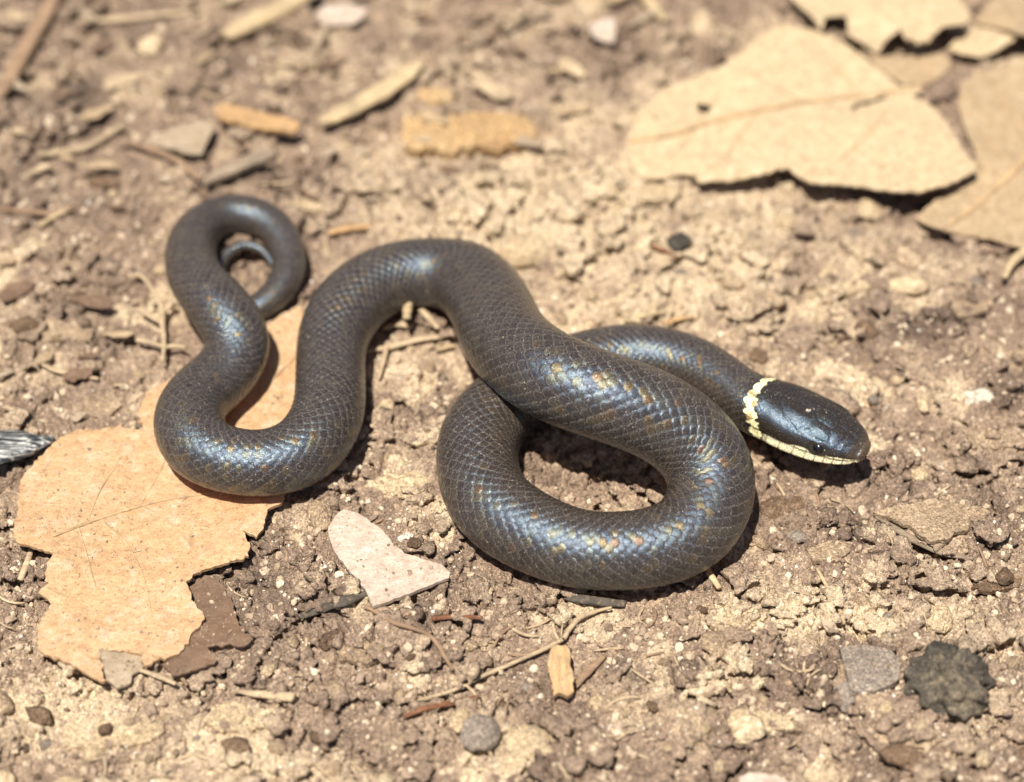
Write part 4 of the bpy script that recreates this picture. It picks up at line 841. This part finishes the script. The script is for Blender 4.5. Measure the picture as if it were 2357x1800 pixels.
def clod(name, label, cat, px, py, wpx, hpx, mat, seed, sink=0.35, rot=None, sub=4, group=None, lump=0.28, tall=0.7, fine=0.05):
    c = P(px, py+hpx*0.2, 0); s_ = depth(c)/FPX; a_ = wpx/2*s_; b_ = max(hpx/2*s_*1.15, a_*0.5); h_ = min(a_, b_)*tall
    mark(c[0], c[1], max(a_, b_)); V, F = rock(seed, (a_, b_, h_), sub, lump, 0.35, fine); an = (rot if rot is not None else 0); R_ = np.array([[math.cos(an), -math.sin(an), 0], [math.sin(an), math.cos(an), 0], [0, 0, 1]]); V = V@R_.T
    z0 = float(gh(c[0], c[1])[0]); loc = np.array([c[0], c[1], z0+h_*(1-2*sink)])
    return tag(link(name, mesh_np(name, V, None, F), M[mat], None, loc), label, cat, group)
clod('pebble', 'round greyish brown pebble beside the pale cream one in the foreground soil', 'pebble', 1106, 1676, 96, 88, 'stone_grey', 3, 0.2, lump=0.12)
clod('pebble', 'pale cream lumpy pebble right of the round greyish brown one', 'pebble', 1222, 1696, 128, 76, 'clod_pale', 4, 0.25)
clod('soil_clod', 'small cream clod touching the round greyish brown pebble', 'soil clod', 1060, 1646, 52, 60, 'clod_pale', 5, 0.2)
clod('soil_clod', 'large charcoal dark clod of soil beside the flat grey flake', 'soil clod', 2190, 1548, 176, 150, 'clod_dark', 6, 0.47, lump=0.5, fine=0.10, sub=5, tall=0.8)
clod('pebble', 'pale tan rounded pebble above the charcoal dark clod', 'pebble', 2156, 1400, 74, 78, 'clod_pale', 7, 0.35)
clod('pebble', 'little grey pebble left below the flat grey flake', 'pebble', 1942, 1602, 56, 64, 'stone_grey', 8, 0.3)
clod('soil_clod', 'pale rounded clod standing against the edge of the large pale leaf', 'soil clod', 2002, 470, 58, 62, 'clod_pale', 9, 0.15)
clod('soil_clod', 'cream wedge shaped clod below the wavy edge of the large pale leaf', 'soil clod', 1808, 498, 58, 44, 'clod_pale', 10, 0.25)
clod('pebble', 'bright white lump on the soil right of the head of the snake', 'pebble', 2252, 904, 84, 46, 'stone_white', 11, 0.25)
clod('pebble', 'upright cream pebble left of the bright white lump', 'pebble', 2128, 916, 34, 48, 'clod_pale', 12, 0.2)
clod('clay_lump', 'small yellow clay lump behind the large ochre one', 'clay', 1005, 212, 96, 54, 'clod_ochre', 14, 0.3)
clod('soil_clod', 'flat pale clod of dry soil touching the arch of the body', 'soil clod', 1210, 560, 120, 90, 'clod_pale', 15, 0.47, lump=0.2)
clod('soil_clod', 'pale crumbly clod in the gap left of the front loop', 'soil clod', 935, 1108, 130, 62, 'clod_pale', 16, 0.36, lump=0.4)
clod('soil_clod', 'crumbly clod with a spiky top below the left bend of the snake', 'soil clod', 735, 1180, 60, 70, 'clod_tan', 17, 0.25, lump=0.45)
clod('pebble', 'dark grey round pebble by the reddish twig on pale soil', 'pebble', 1562, 556, 56, 44, 'clod_dark', 18, 0.3)
clod('pebble', 'cream pebble in the gap between the front loop and the soil crust plate', 'pebble', 2118, 1075, 42, 36, 'clod_pale', 19, 0.3)
clod('soil_clod', 'brown clod with a crack beside the front loop below the head', 'soil clod', 1800, 1150, 110, 60, 'clod_brown', 20, 0.44)
clod('pebble', 'small white pebble by the triangular leaf scrap', 'pebble', 934, 1246, 34, 24, 'stone_white', 21, 0.2)
clod('pebble', 'brown pebble touching the small white pebble', 'pebble', 955, 1268, 34, 26, 'clod_brown', 22, 0.25)
# random loose clods, each one a thing
rs = np.random.RandomState(12)
kinds = [('clod_pale', 'cream soil clod', 'loose cream soil clods'), ('clod_tan', 'tan soil clod', 'loose tan soil clods'), ('clod_brown', 'dark brown soil clod', 'loose brown soil clods'), ('stone_grey', 'greyish grit stone', 'loose grey grit stones')]
protos = {}
for ki, (mt, lb, gr) in enumerate(kinds):
    for v in range(5):
        V, F = rock(200+ki*10+v, (1, rs.uniform(.7, 1), rs.uniform(.5, .75)), 3, 0.32); protos[ki, v] = mesh_np('soil_clod', V, None, F); protos[ki, v].materials.append(M[mt])
def free(x, y, rad):
    i, j = int((x-CX0)/CEIL_N), int((y-CY0)/CEIL_N)
    k = int(rad/CEIL_N)+1
    if taken[max(i-k, 0):i+k+1, max(j-k, 0):j+k+1].any(): return False
    d = np.hypot(SC[::6, 0]-x, SC[::6, 1]-y)-SR[::6]*1.05-rad
    return d.min() > -0.1
made = 0; tries = 0
while made < 290 and tries < 8000:
    tries += 1
    px, py = rs.uniform(-60, 2420), rs.uniform(-60, 1860); c = P(px, py, 0)
    rad = float(np.clip(rs.lognormal(-0.42, 0.48), 0.3, 2.1))
    if not free(c[0], c[1], rad): continue
    ki = rs.choice(4, p=[0.36, 0.42, 0.17, 0.05]); o = bpy.data.objects.new('soil_clod' if ki < 3 else 'grit_stone', protos[ki, rs.randint(5)]); col.objects.link(o)
    z0 = float(gh(c[0], c[1])[0]); o.location = Vector((c[0]*MM, c[1]*MM, (z0+rad*rs.uniform(0.0, 0.22)-0.1)*MM)); o.scale = (rad, rad*rs.uniform(.75, 1.1), rad*rs.uniform(.75, 1.1))
    o.rotation_euler = (rs.uniform(-.3, .3), rs.uniform(-.3, .3), rs.uniform(0, 6.28)); mark(c[0], c[1], rad*0.8)
    sz = 'tiny' if rad < 0.5 else 'small' if rad < 0.75 else 'fair-sized' if rad < 1.1 else 'large'
    tag(o, f'{sz} {kinds[ki][1]} on the ground near the {near_land(px, py)}', 'soil clod' if ki < 3 else 'stone', kinds[ki][2]); made += 1
# uncountable crumbs, fibres and flakes as one object each
def scatter(n, seed, rmin, rmax, shape, sink, dens_lam=9):
    rs = np.random.RandomState(seed); px = rs.uniform(-150, 2500, n*2); py = rs.uniform(-120, 1930, n*2); c = P(px, py, np.zeros(n*2))
    x, y = c[:, 0], c[:, 1]; keep = fbm(x, y, dens_lam, 2, seed) > rs.uniform(-0.5, 0.5, len(x))
    i = np.clip(((x-CX0)/CEIL_N).astype(int), 0, CNX-1); j = np.clip(((y-CY0)/CEIL_N).astype(int), 0, CNY-1); keep &= ~taken[i, j]
    sc_ = SC[::10]; srr = SR[::10]
    for q_ in range(0, len(x), 2000):
        d = np.hypot(x[q_:q_+2000, None]-sc_[None, :, 0], y[q_:q_+2000, None]-sc_[None, :, 1])-srr[None]*0.97; keep[q_:q_+2000] &= d.min(1) > rmax*0.3
    x, y = x[keep][:n], y[keep][:n]; m = len(x); rad = rmin*(rmax/rmin)**(rs.rand(m)**2.2)
    return rs, x, y, gh(x, y), rad, m
def crumb_nodes(mat, seed):
    """icospheres roughened by noise, one on every point of the mesh, sized and turned by its attributes"""
    g = bpy.data.node_groups.new('crumb_nodes', 'GeometryNodeTree')
    g.interface.new_socket('Geometry', in_out='INPUT', socket_type='NodeSocketGeometry'); g.interface.new_socket('Geometry', in_out='OUTPUT', socket_type='NodeSocketGeometry')
    N, L = g.nodes.new, g.links.new
    gi, go = N('NodeGroupInput'), N('NodeGroupOutput'); ip = N('GeometryNodeInstanceOnPoints'); ic = N('GeometryNodeMeshIcoSphere'); ic.inputs['Radius'].default_value = 1; ic.inputs['Subdivisions'].default_value = 2
    nz = N('ShaderNodeTexNoise'); nz.noise_dimensions = '4D'; nz.inputs['W'].default_value = seed; nz.inputs['Scale'].default_value = 1.3; nz.inputs['Detail'].default_value = 2
    sb = N('ShaderNodeVectorMath'); sb.operation = 'SUBTRACT'; sb.inputs[1].default_value = (.5, .5, .5); ml = N('ShaderNodeVectorMath'); ml.operation = 'SCALE'; ml.inputs['Scale'].default_value = 1.9
    sp = N('GeometryNodeSetPosition'); L(ic.outputs['Mesh'], sp.inputs['Geometry']); L(nz.outputs['Color'], sb.inputs[0]); L(sb.outputs[0], ml.inputs[0]); L(ml.outputs[0], sp.inputs['Offset'])
    sm = N('GeometryNodeSetMaterial'); sm.inputs['Material'].default_value = mat; L(sp.outputs[0], sm.inputs['Geometry'])
    def at(nm):
        a_ = N('GeometryNodeInputNamedAttribute'); a_.data_type = 'FLOAT_VECTOR'; a_.inputs['Name'].default_value = nm; return a_.outputs['Attribute']
    L(gi.outputs[0], ip.inputs['Points']); L(sm.outputs[0], ip.inputs['Instance']); L(at('turn'), ip.inputs['Rotation']); L(at('size'), ip.inputs['Scale']); L(ip.outputs[0], go.inputs[0])
    return g
def crumbs(name, label, n, seed, rmin, rmax, mat):
    rs, x, y, zz, rad, m = scatter(n, seed, rmin, rmax, None, 0.2)
    me = bpy.data.meshes.new(name); me.vertices.add(m); me.vertices.foreach_set('co', (np.c_[x, y, zz+rad*0.2]*MM).astype(np.float32).ravel())
    for nm, arr in (('turn', rs.uniform(0, 6.28, (m, 3))), ('size', rad[:, None]*rs.uniform(.6, 1.25, (m, 3))*MM)):
        a_ = me.attributes.new(nm, 'FLOAT_VECTOR', 'POINT'); a_.data.foreach_set('vector', arr.astype(np.float32).ravel())
    o = link(name, me, M[mat]); md = o.modifiers.new('crumbs', 'NODES'); md.node_group = crumb_nodes(M[mat], seed*1.7)
    tag(o, label, 'soil', None, 'stuff')
crumbs('soil_crumbs', 'fine tan soil crumbs strewn over the bare ground', 14000, 301, 0.07, 0.42, 'crumb_tan')
crumbs('pale_crumbs', 'tiny cream soil grains strewn over the bare ground', 13000, 302, 0.06, 0.34, 'crumb_pale')
crumbs('dark_crumbs', 'tiny dark humus grains strewn over the bare ground', 2600, 303, 0.05, 0.24, 'crumb_brown')
crumbs('white_grains', 'tiny pale quartz sand grains strewn over the bare ground', 3500, 304, 0.05, 0.14, 'crumb_white')
def leaf_grains(n, seed):
    rs = np.random.RandomState(seed); PP = []
    for (name, label, cat, V, Q, Tt, mat, zf, veins, group) in SHEETS:
        if mat not in ('leaf_orange', 'leaf_brown', 'leaf_grey', 'leaf_white', 'leaf_tan', 'leaf_pale', 'clod_tan', 'stone_grey'): continue
        a_ = V[Tt[:len(Tt)//2]]; ar = np.linalg.norm(np.cross(a_[:, 1]-a_[:, 0], a_[:, 2]-a_[:, 0]), axis=1); m = int(ar.sum()*0.5*n*(2.2 if mat in ('leaf_brown', 'leaf_grey', 'clod_tan', 'stone_grey') else 0.5 if mat == 'leaf_pale' else 1.0))
        if m < 1: continue
        k = rs.choice(len(a_), m, p=ar/ar.sum()); u = rs.rand(m, 2); u = np.where((u.sum(1) > 1)[:, None], 1-u, u); p_ = a_[k, 0]+(a_[k, 1]-a_[k, 0])*u[:, :1]+(a_[k, 2]-a_[k, 0])*u[:, 1:]
        PP.append(p_[fbm(p_[:, 0], p_[:, 1], 4, 2, seed) > rs.uniform(-.5, .5, m)])
    p_ = np.vstack(PP); d = np.concatenate([(np.hypot(q_[:, None, 0]-SC[None, ::10, 0], q_[:, None, 1]-SC[None, ::10, 1])-SR[None, ::10]).min(1) for q_ in np.array_split(p_, 12)]); p_ = p_[d > 0.15]
    m = len(p_); rad = 0.04*(0.17/0.04)**(rs.rand(m)**2.5)
    me = bpy.data.meshes.new('leaf_grains'); me.vertices.add(m); me.vertices.foreach_set('co', ((p_+np.c_[np.zeros((m, 2)), rad*0.4])*MM).astype(np.float32).ravel())
    for nm, arr in (('turn', rs.uniform(0, 6.28, (m, 3))), ('size', rad[:, None]*rs.uniform(.6, 1.25, (m, 3))*MM)):
        at_ = me.attributes.new(nm, 'FLOAT_VECTOR', 'POINT'); at_.data.foreach_set('vector', arr.astype(np.float32).ravel())
    o = link('leaf_grains', me, M['crumb_tan']); md = o.modifiers.new('grains', 'NODES'); md.node_group = crumb_nodes(M['crumb_tan'], 5.5)
    tag(o, 'tiny soil grains dusting the dead leaves and flakes', 'soil', None, 'stuff')
leaf_grains(2.2, 17)
def fibres(name, label, n, seed, mat, lmin, lmax, r0):
    rs, x, y, zz, rad, m = scatter(n, seed, 0.1, 0.2, None, 0, 12); VV, QQ = [], []; off = 0
    for k in range(m):
        L = rs.uniform(lmin, lmax); an = rs.uniform(0, 6.28); cv = rs.uniform(-.9, .9); t_ = np.linspace(-.5, .5, 7)
        a_ = an+cv*t_*2; px = x[k]+np.cumsum(np.cos(a_))*L/7; py = y[k]+np.cumsum(np.sin(a_))*L/7
        g_ = gh(px, py); g_ = np.maximum(g_, g_.mean()-0.1); g_ = gsmooth(np.maximum(g_, np.roll(g_, 1))[:, None], 1.5)[:, 0]
        if (np.hypot(px[:, None]-SC[None, ::10, 0], py[:, None]-SC[None, ::10, 1])-SR[None, ::10]).min() < 0.1: continue
        p_ = np.c_[px, py, g_+r0*0.8]; v, q_ = tube_geo(p_, r0*rs.uniform(.6, 1.3)*np.array([.5, 1, 1, 1.05, 1, .9, .4]), 5, 0.7); VV.append(v); QQ.append(q_+off); off += len(v)
    tag(link(name, mesh_np(name, np.vstack(VV), np.vstack(QQ)), M[mat]), label, 'plant fibre', None, 'stuff')
fibres('pale_fibres', 'fine pale plant fibres strewn in the soil', 420, 401, 'root', 1.0, 4.2, 0.12)
fibres('brown_fibres', 'fine brown rootlet bits strewn in the soil', 220, 402, 'twig', 0.8, 3.0, 0.10)
print('done t', round(time.time()-T0, 1))
